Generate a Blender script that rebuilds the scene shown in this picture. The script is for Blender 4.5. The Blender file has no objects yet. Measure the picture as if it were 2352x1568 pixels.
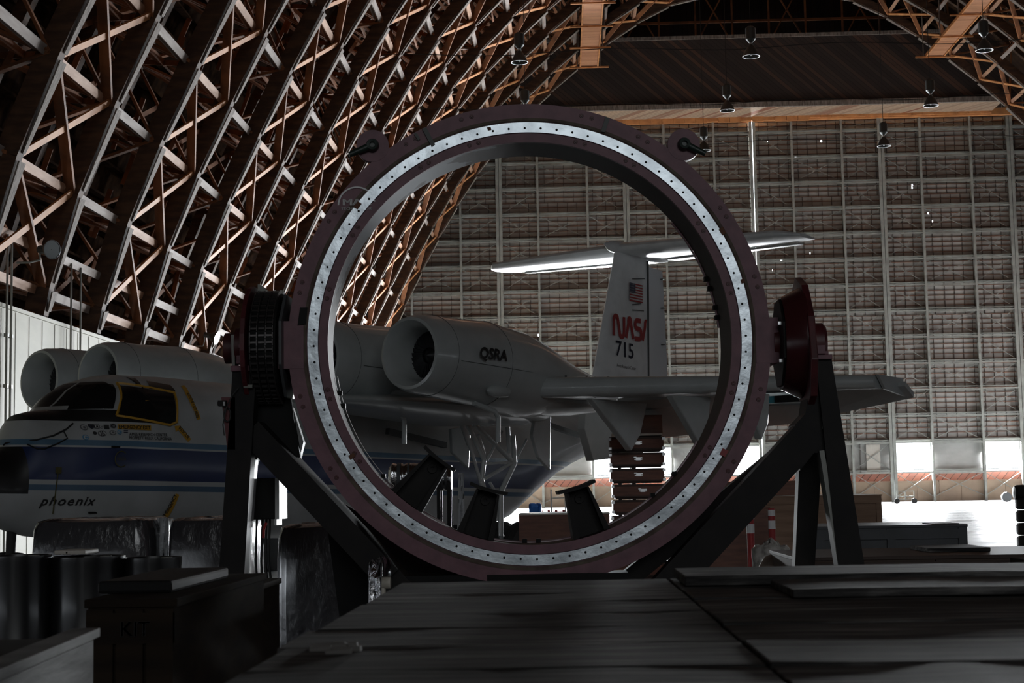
import bpy, math, random
from math import sin, cos, pi, radians, atan, sqrt
from mathutils import Vector, Matrix

# ------------------------------------------------------------------ camera
sc = bpy.context.scene
FPX, CX, CY = 3600.0, 1176.0, 784.0
EYE = Vector((0, 0, 1.7))
YAW, PITCH, ROLL = radians(1.77), atan(341/3600), .0175
_f = Vector((-sin(YAW)*cos(PITCH), cos(YAW)*cos(PITCH), sin(PITCH)))
_r = Vector((cos(YAW), sin(YAW), 0)); _u = _r.cross(_f)
CR = _r*cos(ROLL) - _u*sin(ROLL); CU = _u*cos(ROLL) + _r*sin(ROLL)
cd = bpy.data.cameras.new('camera'); cam = bpy.data.objects.new('camera', cd); sc.collection.objects.link(cam)
cd.sensor_width = 36; cd.lens = 36*FPX/2352; cd.clip_end = 600; cd.clip_start = .05
cam.matrix_world = Matrix((( CR.x, CU.x, -_f.x, EYE.x), (CR.y, CU.y, -_f.y, EYE.y), (CR.z, CU.z, -_f.z, EYE.z), (0, 0, 0, 1)))
cd.dof.use_dof = True; cd.dof.focus_distance = 14; cd.dof.aperture_fstop = 11
sc.camera = cam
# ------------------------------------------------------------------ world, light, exposure
w = bpy.data.worlds.new('world'); sc.world = w; w.use_nodes = True
w.node_tree.nodes['Background'].inputs[0].default_value = (.86, .92, 1, 1)
w.node_tree.nodes['Background'].inputs[1].default_value = 8
sc.view_settings.view_transform = 'Standard'; sc.view_settings.look = 'None'
sc.view_settings.gamma = 1; sc.view_settings.use_curve_mapping = False
sc.view_settings.exposure = 0.14
sc.cycles.use_denoising = True
sc.cycles.max_bounces = 6; sc.cycles.diffuse_bounces = 4; sc.cycles.glossy_bounces = 3
sc.cycles.caustics_reflective = False; sc.cycles.caustics_refractive = False
sc.cycles.sample_clamp_indirect = 4
def area(name, loc, direc, sx, sy, power, col=(1, 1, 1), spread=180):
    l = bpy.data.lights.new(name, 'AREA'); l.shape = 'RECTANGLE'; l.size = sx; l.size_y = sy; l.energy = power; l.color = col
    l.spread = radians(spread)
    o = bpy.data.objects.new(name, l); sc.collection.objects.link(o); o.location = loc
    o.rotation_euler = Vector(direc).to_track_quat('-Z', 'Z').to_euler(); return o
XC = 17.4; DOOR_Y = 138.0; LEAF = 11.3
# openings in the far door: (x0, x1) of each open bay, z 2.6 .. 5.2
OPEN = []
for k in range(-4, 4):
    x0 = XC + LEAF*k
    if k != 0: OPEN.append((x0+.15, x0+3.35))
    if k != 0: OPEN.append((x0+LEAF-3.35, x0+LEAF-.15))
WIN_P = 21000
for i, (a, b) in enumerate(OPEN):
    area('window_daylight', ((a+b)/2, DOOR_Y+.45, 3.9), (0, -1, -.75), b-a, 2.5, WIN_P, (.93, .97, 1))
area('door_gap_daylight', (XC, DOOR_Y+.45, 20), (0, -1, 0), .3, 29, 5000, (.9, .95, 1))
# added fill lamps with no opening built: far right, and far behind the camera
area('side_fill', (XC+33.2, 122, 6), (-1, -.25, .02), 22, 10, 3000, (.97, .97, 1))
area('rear_fill', (14, -62, 22), (0, 1, -.22), 40, 20, 4700, (.93, .97, 1))

# ------------------------------------------------------------------ helpers
random.seed(7)
COL = sc.collection
def ray(px, py): return CR*((px-CX)/FPX) - CU*((py-CY)/FPX) + _f
def at(px, py, Y):
    d = ray(px, py); return EYE + d*(Y/d.y)
def atz(px, py, z):
    d = ray(px, py); return EYE + d*((z-EYE.z)/d.z)
def tag(o, label=None, cat=None, group=None, kind=None):
    for k, v in (('label', label), ('category', cat), ('group', group), ('kind', kind)):
        if v: o[k] = v
    return o
def empty(name, loc, rz=0, label=None, cat=None, group=None, kind=None):
    o = bpy.data.objects.new(name, None); COL.objects.link(o); o.location = loc; o.rotation_euler = (0, 0, rz); o.empty_display_size = .2
    o['_m'] = 1; del o['_m']
    return tag(o, label, cat, group, kind)
def mw(o):
    m = Matrix.Translation(o.location) @ o.rotation_euler.to_matrix().to_4x4()
    return mw(o.parent) @ o.matrix_parent_inverse @ m if o.parent else m
class MB:
    def __init__(s): s.v = []; s.f = []; s.mi = []; s.m = 0; s.sm = []
    def add(s, vs, fs, smooth=False):
        n = len(s.v); s.v += [Vector(p) for p in vs]
        for f in fs: s.f.append([n+i for i in f]); s.mi.append(s.m); s.sm.append(smooth)
        return s
    def box(s, c, d, M=None):
        c = Vector(c); x, y, z = d[0]/2, d[1]/2, d[2]/2
        P = [Vector(p) for p in ((-x,-y,-z),(x,-y,-z),(x,y,-z),(-x,y,-z),(-x,-y,z),(x,-y,z),(x,y,z),(-x,y,z))]
        if M is not None: P = [M @ p for p in P]
        return s.add([c+p for p in P], [(0,3,2,1),(4,5,6,7),(0,1,5,4),(1,2,6,5),(2,3,7,6),(3,0,4,7)])
    def bx(s, x0, x1, y0, y1, z0, z1): return s.box(((x0+x1)/2, (y0+y1)/2, (z0+z1)/2), (x1-x0, y1-y0, z1-z0))
    def beam(s, p, q, wd, h, up=(0, 0, 1), w2=None, h2=None):
        p = Vector(p); q = Vector(q); d = (q-p)
        if d.length < 1e-6: return s
        d.normalize(); up = Vector(up)
        if abs(d.dot(up.normalized())) > .995: up = Vector((0, 1, 0)) if abs(d.y) < .9 else Vector((1, 0, 0))
        a = d.cross(up).normalized(); b = a.cross(d).normalized(); w2 = wd if w2 is None else w2; h2 = h if h2 is None else h2
        V = []
        for c, ww, hh in ((p, wd, h), (q, w2, h2)):
            V += [c-a*ww/2-b*hh/2, c+a*ww/2-b*hh/2, c+a*ww/2+b*hh/2, c-a*ww/2+b*hh/2]
        return s.add(V, [(0,3,2,1),(4,5,6,7),(0,1,5,4),(1,2,6,5),(2,3,7,6),(3,0,4,7)])
    def tube(s, pts, r, n=10, cap=True, smooth=True):
        pts = [Vector(p) for p in pts]; R_ = r if isinstance(r, (list, tuple)) else [r]*len(pts)
        rings = []; prev = None
        for i, p in enumerate(pts):
            d = (pts[min(i+1, len(pts)-1)] - pts[max(i-1, 0)]).normalized()
            if prev is None:
                a = d.cross(Vector((0, 0, 1)))
                if a.length < .05: a = d.cross(Vector((0, 1, 0)))
            else: a = prev - d*prev.dot(d)
            a.normalize(); b = d.cross(a); prev = a
            rings.append([p + (a*cos(2*pi*k/n) + b*sin(2*pi*k/n))*R_[i] for k in range(n)])
        return s.loft(rings, cap, smooth)
    def loft(s, rings, cap=True, smooth=True, closed=True):
        n = len(rings[0]); V = [p for r in rings for p in r]; F = []
        for i in range(len(rings)-1):
            for k in range(n if closed else n-1):
                k2 = (k+1) % n; F.append((i*n+k, i*n+k2, (i+1)*n+k2, (i+1)*n+k))
        s.add(V, F, smooth)
        if cap:
            m = len(s.v)-len(V); s.f.append([m+k for k in range(n)][::-1]); s.mi.append(s.m); s.sm.append(False)
            s.f.append([m+(len(rings)-1)*n+k for k in range(n)]); s.mi.append(s.m); s.sm.append(False)
        return s
    def lathe(s, prof, c, ax='y', n=48, a0=0, a1=2*pi, smooth=True):
        """prof: (r, t) pairs, t along the axis"""
        c = Vector(c); full = abs(a1-a0-2*pi) < 1e-6; m = n if full else n+1; rings = []
        for r, t in prof:
            R_ = []
            for k in range(m):
                a = a0+(a1-a0)*k/n; u, v = r*cos(a), r*sin(a)
                R_.append(c + Vector({'y': (u, t, v), 'x': (t, u, v), 'z': (u, v, t)}[ax]))
            rings.append(R_)
        return s.loft(rings, False, smooth, full)
    def prism(s, poly, thick):
        """poly: 3d points in a plane, extruded by vector thick"""
        n = len(poly); t = Vector(thick); P = [Vector(p) for p in poly]
        return s.add(P+[p+t for p in P], [list(range(n))[::-1], list(range(n, 2*n))] + [(i, (i+1) % n, n+(i+1) % n, n+i) for i in range(n)])
    def build(s, name, mats, parent=None, label=None, cat=None, group=None, kind=None, bevel=0, world=True):
        me = bpy.data.meshes.new(name); me.from_pydata([tuple(v) for v in s.v], [], s.f); 
        for m in (mats if isinstance(mats, (list, tuple)) else [mats]): me.materials.append(m)
        me.polygons.foreach_set('material_index', s.mi); me.polygons.foreach_set('use_smooth', s.sm); me.update()
        import bmesh
        b = bmesh.new(); b.from_mesh(me); bmesh.ops.recalc_face_normals(b, faces=b.faces)
        b.to_mesh(me); b.free()
        o = bpy.data.objects.new(name, me); COL.objects.link(o)
        if parent:
            o.parent = parent
            if world: o.matrix_parent_inverse = mw(parent).inverted()
        if any(s.sm) :
            try: me.set_sharp_from_angle(angle=radians(38))
            except Exception: pass
        if bevel:
            md = o.modifiers.new('b', 'BEVEL'); md.width = bevel; md.segments = 2; md.limit_method = 'ANGLE'
        return tag(o, label, cat, group, kind)
def copy_tree(o, parent=None):
    c = o.copy(); COL.objects.link(c)
    if parent: c.parent = parent
    for ch in list(o.children): copy_tree(ch, c)
    return c
def nodes(m): return m.node_tree.nodes, m.node_tree.links
def mat(name, col, rough=.6, metal=0.0, col2=None, scale=6.0, stretch=(1, 1, 1), amt=(.4, .65), bump=0.0, coat=0.0, spec=None, emit=None, est=0, detail=6):
    m = bpy.data.materials.new(name); m.use_nodes = True; N, L = nodes(m); b = N['Principled BSDF']
    b.inputs['Base Color'].default_value = (*col, 1); b.inputs['Roughness'].default_value = rough; b.inputs['Metallic'].default_value = metal
    if coat: b.inputs['Coat Weight'].default_value = coat; b.inputs['Coat Roughness'].default_value = .12
    if spec is not None: b.inputs['Specular IOR Level'].default_value = spec
    if emit: b.inputs['Emission Color'].default_value = (*emit, 1); b.inputs['Emission Strength'].default_value = est
    if col2 is not None or bump:
        tc = N.new('ShaderNodeTexCoord'); mp = N.new('ShaderNodeMapping'); mp.inputs['Scale'].default_value = stretch
        nz = N.new('ShaderNodeTexNoise'); nz.inputs['Scale'].default_value = scale; nz.inputs['Detail'].default_value = detail
        L.new(tc.outputs['Object'], mp.inputs[0]); L.new(mp.outputs[0], nz.inputs[0])
        if col2 is not None:
            cr = N.new('ShaderNodeValToRGB'); cr.color_ramp.elements[0].position = amt[0]; cr.color_ramp.elements[1].position = amt[1]
            cr.color_ramp.elements[0].color = (*col, 1); cr.color_ramp.elements[1].color = (*col2, 1)
            L.new(nz.outputs[0], cr.inputs[0]); L.new(cr.outputs[0], b.inputs['Base Color'])
        if bump:
            bp = N.new('ShaderNodeBump'); bp.inputs['Strength'].default_value = bump; bp.inputs['Distance'].default_value = .02
            L.new(nz.outputs[0], bp.inputs['Height']); L.new(bp.outputs[0], b.inputs['Normal'])
    return m
def ramp(N, stops, interp='LINEAR'):
    cr = N.new('ShaderNodeValToRGB'); e = cr.color_ramp; e.interpolation = interp
    while len(e.elements) < len(stops): e.elements.new(.5)
    for el, (p, c) in zip(e.elements, stops): el.position = p; el.color = (*c, 1)
    return cr
ORD = 'first second third fourth fifth sixth seventh eighth ninth tenth eleventh twelfth thirteenth fourteenth fifteenth sixteenth seventeenth eighteenth nineteenth twentieth'.split()

# text as a mesh: list of (x, y) vertices and faces, lower left at 0,0, height of a capital about 1
def text_geo(txt, shear=0, bold=0, space=1):
    c = bpy.data.curves.new('t', 'FONT'); c.body = txt; c.size = 1.38; c.shear = shear; c.space_character = space; c.resolution_u = 3
    o = bpy.data.objects.new('t', c); COL.objects.link(o)
    dg = bpy.context.evaluated_depsgraph_get(); me = bpy.data.meshes.new_from_object(o.evaluated_get(dg))
    V = [(v.co.x, v.co.y) for v in me.vertices]; Fc = [list(p.vertices) for p in me.polygons]
    if bold:
        n = len(V); V0, F0 = V, Fc; V = []; Fc = []
        for k, (du, dv) in enumerate(((-1, 0), (1, 0), (0, 1), (0, -1), (0, 0))):
            V += [(x+du*bold, y+dv*bold*.7) for x, y in V0]; Fc += [[i+n*k for i in f] for f in F0]
    bpy.data.objects.remove(o); bpy.data.curves.remove(c); bpy.data.meshes.remove(me)
    wd = max(v[0] for v in V)
    return V, Fc, wd

# ------------------------------------------------------------------ materials
M = {}
def setup_materials():
    M['chord'] = mat('dark brown timber', (.055, .026, .014), .8, col2=(.11, .052, .026), scale=1.2, stretch=(1, 1, 4))
    M['facing'] = mat('pale grey plank', (.28, .235, .205), .85, col2=(.10, .075, .06), scale=3, stretch=(3, 6, .6), amt=(.35, .7))  # paler and greyer than the chord timber
    M['purlin'] = mat('pale pine beam', (.60, .36, .24), .7, col2=(.38, .19, .10), scale=1.5, stretch=(3, .5, 3), amt=(.4, .7))
    M['purlin_grey'] = mat('grey pine beam', (.40, .34, .31), .75, col2=(.24, .18, .15), scale=1.5, stretch=(3, .5, 3), amt=(.4, .7))
    M['brace'] = mat('orange redwood brace', (.66, .29, .11), .7, col2=(.42, .17, .06), scale=1.3, stretch=(1, 1, 1), amt=(.4, .7))
    M['web'] = mat('redwood web timber', (.32, .12, .045), .75, col2=(.14, .055, .022), scale=.8, amt=(.4, .65))
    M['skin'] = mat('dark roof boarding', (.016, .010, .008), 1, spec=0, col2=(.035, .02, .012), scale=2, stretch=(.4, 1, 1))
    M['mesh_steel'] = mat('grey painted steel', (.34, .35, .32), .5, col2=(.24, .24, .22), scale=1.5)
    M['rust_girt'] = mat('rusty thin girt', (.22, .10, .06), .7, col2=(.15, .08, .06), scale=1.2)
    M['dark_steel'] = mat('dark painted steel', (.010, .009, .009), .6, spec=.25, col2=(.017, .015, .014), scale=5)
    M['black'] = mat('black paint', (.009, .009, .009), .6, spec=.2)
    M['ringpurple'] = mat('dull purple paint', (.215, .095, .12), .5, col2=(.15, .065, .085), scale=9, amt=(.38, .7), bump=.15)
    M['maroon'] = mat('maroon primer', (.11, .018, .022), .45, col2=(.05, .012, .014), scale=5)
    M['silver'] = mat('brushed bare aluminium', (.60, .66, .70), .32, 1.0, col2=(.36, .40, .43), scale=7, stretch=(1, 1, 1), amt=(.35, .7), bump=.25)
    M['whitepaint'] = mat('worn white paint', (.55, .56, .55), .45, col2=(.34, .35, .35), scale=4)
    M['greygreen'] = mat('dark green shackle paint', (.02, .035, .028), .4)
    M['aero'] = mat('grey aircraft paint', (.47, .50, .50), .34, col2=(.41, .44, .44), scale=2.5, amt=(.35, .7), coat=.5)
    M['aerowhite'] = mat('white aircraft paint', (.78, .80, .81), .34, col2=(.68, .70, .71), scale=2.5, coat=.4)
    M['rudder'] = mat('pale blue grey paint', (.58, .62, .66), .35, coat=.3)
    M['fan'] = mat('dark fan blades', (.022, .022, .025), .45, .3)
    M['glass'] = mat('dark cockpit glass', (.012, .013, .014), .12, spec=.6)
    M['text'] = mat('black lettering', (.012, .012, .013), .5)
    M['red'] = mat('red lettering', (.30, .018, .02), .45)
    M['navy'] = mat('navy lettering', (.03, .035, .07), .45)
    M['yellow'] = mat('yellow marking', (.55, .30, .03), .5)
    M['rubber'] = mat('black rubber', (.015, .015, .015), .7)
    M['crate_red'] = mat('red brown case board', (.19, .08, .05), .55, col2=(.13, .055, .038), scale=3, stretch=(1, 1, 6))
    M['ply'] = mat('plain plywood', (.34, .22, .15), .75, col2=(.24, .15, .10), scale=3, stretch=(.4, 1, 4))
    M['latch'] = mat('bright steel latch', (.75, .77, .78), .3, .9)
    M['plastic'] = mat('clear wrinkled stretch film', (.05, .05, .055), .22, bump=1.0, scale=7, stretch=(1, 1, .6), coat=1)
    M['foil'] = mat('crumpled silver foil', (.7, .7, .72), .16, 1.0, bump=1.5, scale=9)
    M['cone'] = mat('pale dusty plastic', (.68, .64, .55), .5, col2=(.3, .27, .22), scale=6)
    M['redplastic'] = mat('red post plastic', (.35, .02, .02), .5)
    M['reflect'] = mat('white reflective band', (.8, .8, .8), .4)
    M['blue'] = mat('blue tarpaulin', (.03, .16, .5), .6)
    M['lampshell'] = mat('grey lamp reflector', (.05, .055, .055), .5, .3)
    M['lamprim'] = mat('pale lamp glass', (.35, .37, .39), .4)
    M['lit'] = mat('lit lamp glass', (1, 1, 1), .3, emit=(.95, .97, 1), est=14)
    M['darkdrum'] = mat('dark drum paint', (.010, .010, .011), .35, coat=.3)
    M['officewall'] = mat('cream painted panel wall', (.40, .385, .29), .65, col2=(.34, .325, .25), scale=.7, stretch=(1, 1, 3), amt=(.3, .7))
    M['plywall'] = mat('tan plywood hoarding', (.34, .25, .18), .75, col2=(.25, .18, .13), scale=.8)
    M['cable'] = mat('black cable', (.01, .01, .01), .6)
    M['whiteboard'] = mat('white sheet panel', (.62, .58, .52), .6)
    # table boards: weathered grey wood, grain along x, worn patches
    m = mat('weathered dark plank', (.060, .056, .052), .8); N, L = nodes(m); b = N['Principled BSDF']
    tc = N.new('ShaderNodeTexCoord'); mp = N.new('ShaderNodeMapping'); mp.inputs['Scale'].default_value = (1.2, 14, 14)
    n1 = N.new('ShaderNodeTexNoise'); n1.inputs['Scale'].default_value = 2.2; n1.inputs['Detail'].default_value = 10; n1.inputs['Roughness'].default_value = .65
    n2 = N.new('ShaderNodeTexNoise'); n2.inputs['Scale'].default_value = 2.5; n2.inputs['Detail'].default_value = 5
    cr = ramp(N, [(.36, (.008, .007, .007)), (.49, (.055, .052, .05)), (.64, (.26, .25, .24))])
    cr2 = ramp(N, [(.38, (.25, .25, .25)), (.62, (1, 1, 1))])
    mx = N.new('ShaderNodeMix'); mx.data_type = 'RGBA'; mx.blend_type = 'MULTIPLY'; mx.inputs[0].default_value = 1
    L.new(tc.outputs['Object'], mp.inputs[0]); L.new(mp.outputs[0], n1.inputs[0]); L.new(tc.outputs['Object'], n2.inputs[0])
    L.new(n1.outputs[0], cr.inputs[0]); L.new(n2.outputs[0], cr2.inputs[0]); L.new(cr.outputs[0], mx.inputs[6]); L.new(cr2.outputs[0], mx.inputs[7]); L.new(mx.outputs[2], b.inputs['Base Color'])
    bp = N.new('ShaderNodeBump'); bp.inputs['Strength'].default_value = .6; bp.inputs['Distance'].default_value = .004; L.new(n1.outputs[0], bp.inputs['Height']); L.new(bp.outputs[0], b.inputs['Normal'])
    M['table'] = m
    # floor: sealed concrete with long streaks of wear
    m = mat('sealed concrete', (.16, .17, .17), .3); N, L = nodes(m); b = N['Principled BSDF']
    tc = N.new('ShaderNodeTexCoord'); mp = N.new('ShaderNodeMapping'); mp.inputs['Scale'].default_value = (.05, .35, 1)
    n1 = N.new('ShaderNodeTexNoise'); n1.inputs['Scale'].default_value = 1; n1.inputs['Detail'].default_value = 8
    n2 = N.new('ShaderNodeTexNoise'); n2.inputs['Scale'].default_value = 3; n2.inputs['Detail'].default_value = 6
    cr = ramp(N, [(.35, (.17, .175, .175)), (.65, (.32, .33, .33))]); rr = ramp(N, [(.4, (.30, .30, .30)), (.62, (.62, .62, .62))])
    L.new(tc.outputs['Object'], mp.inputs[0]); L.new(mp.outputs[0], n1.inputs[0]); L.new(tc.outputs['Object'], n2.inputs[0])
    L.new(n2.outputs[0], cr.inputs[0]); L.new(cr.outputs[0], b.inputs['Base Color']); L.new(n1.outputs[0], rr.inputs[0]); L.new(rr.outputs[0], b.inputs['Roughness'])
    M['floor'] = m
    # door siding: pale sheets, grimy
    m = mat('pale grimy siding sheet', (.50, .495, .475), .8, col2=(.40, .395, .375), scale=1.1, stretch=(1, 1, 2.2), amt=(.3, .7)); M['siding'] = m
    # diagonal boarding above the door
    def boards(name, c1, c2, c3, ang, sc_):
        m = mat(name, c1, .8); N, L = nodes(m); b = N['Principled BSDF']
        tc = N.new('ShaderNodeTexCoord'); mp = N.new('ShaderNodeMapping'); mp.inputs['Rotation'].default_value = ang; mp.inputs['Scale'].default_value = (sc_, sc_, sc_)
        wn = N.new('ShaderNodeTexWhiteNoise'); wn.noise_dimensions = '1D'; sp = N.new('ShaderNodeSeparateXYZ'); fl = N.new('ShaderNodeMath'); fl.operation = 'FLOOR'
        fr = N.new('ShaderNodeMath'); fr.operation = 'FRACT'; lt = N.new('ShaderNodeMath'); lt.operation = 'GREATER_THAN'; lt.inputs[1].default_value = .09
        L.new(tc.outputs['Object'], mp.inputs[0]); L.new(mp.outputs[0], sp.inputs[0]); L.new(sp.outputs[0], fl.inputs[0]); L.new(fl.outputs[0], wn.inputs[1])
        cr = ramp(N, [(0, c1), (.6, c2), (1, c3)]); L.new(wn.outputs[0], cr.inputs[0]); L.new(sp.outputs[0], fr.inputs[0]); L.new(fr.outputs[0], lt.inputs[0])
        mx = N.new('ShaderNodeMix'); mx.data_type = 'RGBA'; mx.inputs[6].default_value = (.01, .007, .006, 1); L.new(lt.outputs[0], mx.inputs[0]); L.new(cr.outputs[0], mx.inputs[7]); L.new(mx.outputs[2], b.inputs['Base Color'])
        return m
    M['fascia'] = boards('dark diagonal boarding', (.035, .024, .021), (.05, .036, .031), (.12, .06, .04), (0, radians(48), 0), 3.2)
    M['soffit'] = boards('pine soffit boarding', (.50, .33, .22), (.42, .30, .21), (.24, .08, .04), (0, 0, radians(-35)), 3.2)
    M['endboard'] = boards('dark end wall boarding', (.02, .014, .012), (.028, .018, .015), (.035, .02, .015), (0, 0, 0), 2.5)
    M['catwalk'] = boards('orange walkway planks', (.46, .20, .10), (.56, .27, .14), (.38, .15, .07), (0, 0, pi/2), 3.4)
    M['redsiding'] = boards('red brown low boarding', (.26, .10, .07), (.32, .13, .09), (.20, .08, .06), (0, radians(-40), 0), 2.0)
    # fuselage paint with horizontal stripes by height
    m = mat('striped fuselage paint', (.6, .6, .6), .42, coat=.15); N, L = nodes(m); b = N['Principled BSDF']
    tc = N.new('ShaderNodeTexCoord'); sp = N.new('ShaderNodeSeparateXYZ'); L.new(tc.outputs['Object'], sp.inputs[0])
    mr = N.new('ShaderNodeMapRange'); mr.inputs['From Min'].default_value = 0; mr.inputs['From Max'].default_value = 4; L.new(sp.outputs[2], mr.inputs[0])
    wh = (.50, .52, .53)
    st = ramp(N, [(0, wh), (1.71/4, (.10, .17, .26)), (1.80/4, wh), (1.89/4, (.012, .028, .11)), (2.41/4, wh), (2.45/4, (.10, .20, .31)), (2.54/4, wh)], 'CONSTANT')
    L.new(mr.outputs[0], st.inputs[0])
    def gt(sock, v):
        g = N.new('ShaderNodeMath'); g.operation = 'GREATER_THAN'; g.inputs[1].default_value = v; L.new(sock, g.inputs[0]); return g.outputs[0]
    def lt_(sock, v):
        g = N.new('ShaderNodeMath'); g.operation = 'LESS_THAN'; g.inputs[1].default_value = v; L.new(sock, g.inputs[0]); return g.outputs[0]
    def mul(a, c):
        g = N.new('ShaderNodeMath'); g.operation = 'MULTIPLY'; L.new(a, g.inputs[0]); L.new(c, g.inputs[1]); return g.outputs[0]
    blk = mul(mul(gt(sp.outputs[2], 2.86), lt_(sp.outputs[2], 3.06)), gt(sp.outputs[0], 2.1))
    shield = mul(mul(mul(gt(sp.outputs[2], 3.13), lt_(sp.outputs[2], 3.57)), gt(sp.outputs[0], 2.85)), mul(lt_(sp.outputs[1], .74), gt(sp.outputs[1], -.74)))
    ay = N.new('ShaderNodeMath'); ay.operation = 'ABSOLUTE'; L.new(sp.outputs[1], ay.inputs[0]); shield = mul(shield, gt(ay.outputs[0], .03))
    rad = mul(mul(lt_(sp.outputs[2], 2.42), gt(sp.outputs[2], 1.66)), gt(sp.outputs[0], 4.35))
    mxa = N.new('ShaderNodeMath'); mxa.operation = 'MAXIMUM'; mxb = N.new('ShaderNodeMath'); mxb.operation = 'MAXIMUM'; L.new(blk, mxb.inputs[0]); L.new(shield, mxb.inputs[1]); L.new(mxb.outputs[0], mxa.inputs[0]); L.new(rad, mxa.inputs[1])
    mx = N.new('ShaderNodeMix'); mx.data_type = 'RGBA'; mx.inputs[7].default_value = (.014, .014, .015, 1); L.new(mxa.outputs[0], mx.inputs[0]); L.new(st.outputs[0], mx.inputs[6])
    nz = N.new('ShaderNodeTexNoise'); nz.inputs['Scale'].default_value = 1.4; nz.inputs['Detail'].default_value = 8; L.new(tc.outputs['Object'], nz.inputs[0])
    cr = ramp(N, [(.3, (.78, .78, .76)), (.7, (1, 1, 1))]); L.new(nz.outputs[0], cr.inputs[0])
    m2 = N.new('ShaderNodeMix'); m2.data_type = 'RGBA'; m2.blend_type = 'MULTIPLY'; m2.inputs[0].default_value = 1; L.new(mx.outputs[2], m2.inputs[6]); L.new(cr.outputs[0], m2.inputs[7]); L.new(m2.outputs[2], b.inputs['Base Color'])
    M['fuselage'] = m
    # ring inner surface: dark brown with flaking white primer and a painted reflection
    m = mat('primer with painted reflection', (.03, .02, .018), .55, spec=.2); N, L = nodes(m); b = N['Principled BSDF']
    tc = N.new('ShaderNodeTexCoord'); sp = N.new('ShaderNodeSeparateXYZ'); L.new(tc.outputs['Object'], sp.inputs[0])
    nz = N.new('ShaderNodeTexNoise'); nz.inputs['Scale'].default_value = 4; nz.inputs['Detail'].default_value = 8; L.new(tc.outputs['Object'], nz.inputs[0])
    # primer and the painted reflection sit on the upper left part of the bore, nearer its front edge
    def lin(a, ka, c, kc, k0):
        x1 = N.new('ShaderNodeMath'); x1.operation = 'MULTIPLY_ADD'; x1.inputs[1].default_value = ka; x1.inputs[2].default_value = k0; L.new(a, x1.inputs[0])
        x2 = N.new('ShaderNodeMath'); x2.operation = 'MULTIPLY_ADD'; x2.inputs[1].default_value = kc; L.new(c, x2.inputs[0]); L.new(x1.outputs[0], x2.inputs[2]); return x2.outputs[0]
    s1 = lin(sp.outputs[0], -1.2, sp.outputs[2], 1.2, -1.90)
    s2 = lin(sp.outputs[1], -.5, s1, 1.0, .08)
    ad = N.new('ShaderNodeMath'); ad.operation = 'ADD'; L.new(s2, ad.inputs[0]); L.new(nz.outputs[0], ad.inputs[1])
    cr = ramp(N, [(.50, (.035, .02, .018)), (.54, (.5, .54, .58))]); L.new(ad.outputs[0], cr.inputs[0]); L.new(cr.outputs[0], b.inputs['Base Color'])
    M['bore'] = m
setup_materials()
M['seal'] = mat('grey brown sealant', (.16, .13, .10), .8, col2=(.09, .06, .05), scale=9)
M['rustchip'] = mat('rust brown chip', (.16, .07, .04), .8); M['tape'] = mat('black green tape', (.03, .035, .03), .45)
M['chainsteel'] = mat('oiled chain steel', (.16, .15, .15), .3, .8); M['mesh_dark'] = mat('grey dark steel', (.09, .095, .1), .4)
M['maroondark'] = mat('dark maroon gloss', (.06, .012, .014), .25); M['leg_lit'] = mat('leg steel coloured as lit', (.45, .47, .5), .4)
M['tableside'] = mat('dark rough timber', (.04, .034, .03), .8, col2=(.02, .017, .015), scale=6); M['tablelight'] = mat('splintered wood', (.16, .15, .14), .8)
M['film'] = mat('white gleaming film', (.6, .62, .64), .25, bump=1.2, scale=14); M['liner'] = mat('grey crumpled liner', (.65, .64, .60), .35, col2=(.25, .24, .22), scale=14, bump=1.0)
M['crate_dark'] = mat('dark stained crate board', (.028, .019, .012), .9, spec=.2, col2=(.016, .011, .008), scale=5, stretch=(.4, 1, 4)); M['crate_dark2'] = mat('dark crate rail', (.05, .028, .02), .6)
M['crate_brown'] = mat('brown crate board', (.09, .055, .04), .7, col2=(.05, .035, .025), scale=4, stretch=(.4, 1, 4)); M['slate'] = mat('dark grey case paint', (.06, .066, .075), .55, col2=(.04, .045, .05), scale=3)
M['boardlit'] = mat('plank coloured as lit', (.20, .20, .20), .75, col2=(.12, .12, .12), scale=4, stretch=(.8, .8, 6), bump=.3)  # light on the near crate's side boards is put into this colour
M['lens'] = mat('pale frosted lens', (.55, .6, .62), .4)
M['stud'] = mat('thin grey brown stud', (.10, .085, .075), .8)
# ------------------------------------------------------------------ the hangar shell
HW = [(0, 35), (7.5, 33.8), (9.4, 33.3), (12, 32.5), (15.9, 30.8), (22.5, 27.5), (28.7, 23.6), (33.3, 19.45), (38.4, 13.6), (41.8, 8.2), (42.9, 4), (43.2, 0)]
def arch_poly(n=220):
    """inner arch line from the left foot over the crown to the right foot, (x, z), smooth"""
    P = [(-w_, z) for z, w_ in HW]; P = P + [(w_, z) for z, w_ in HW[::-1][1:]]
    out = []
    for i in range(len(P)-1):
        p0 = P[max(i-1, 0)]; p1 = P[i]; p2 = P[i+1]; p3 = P[min(i+2, len(P)-1)]
        for k in range(10):
            t = k/10
            out.append(tuple(.5*((2*b)+(-a+c)*t+(2*a-5*b+4*c-d)*t*t+(-a+3*b-3*c+d)*t**3) for a, b, c, d in zip(p0, p1, p2, p3)))
    out.append(P[-1]); return out
AP = arch_poly()
ARC = [0]
for a, b in zip(AP, AP[1:]): ARC.append(ARC[-1]+math.hypot(b[0]-a[0], b[1]-a[1]))
LEN = ARC[-1]
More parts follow.
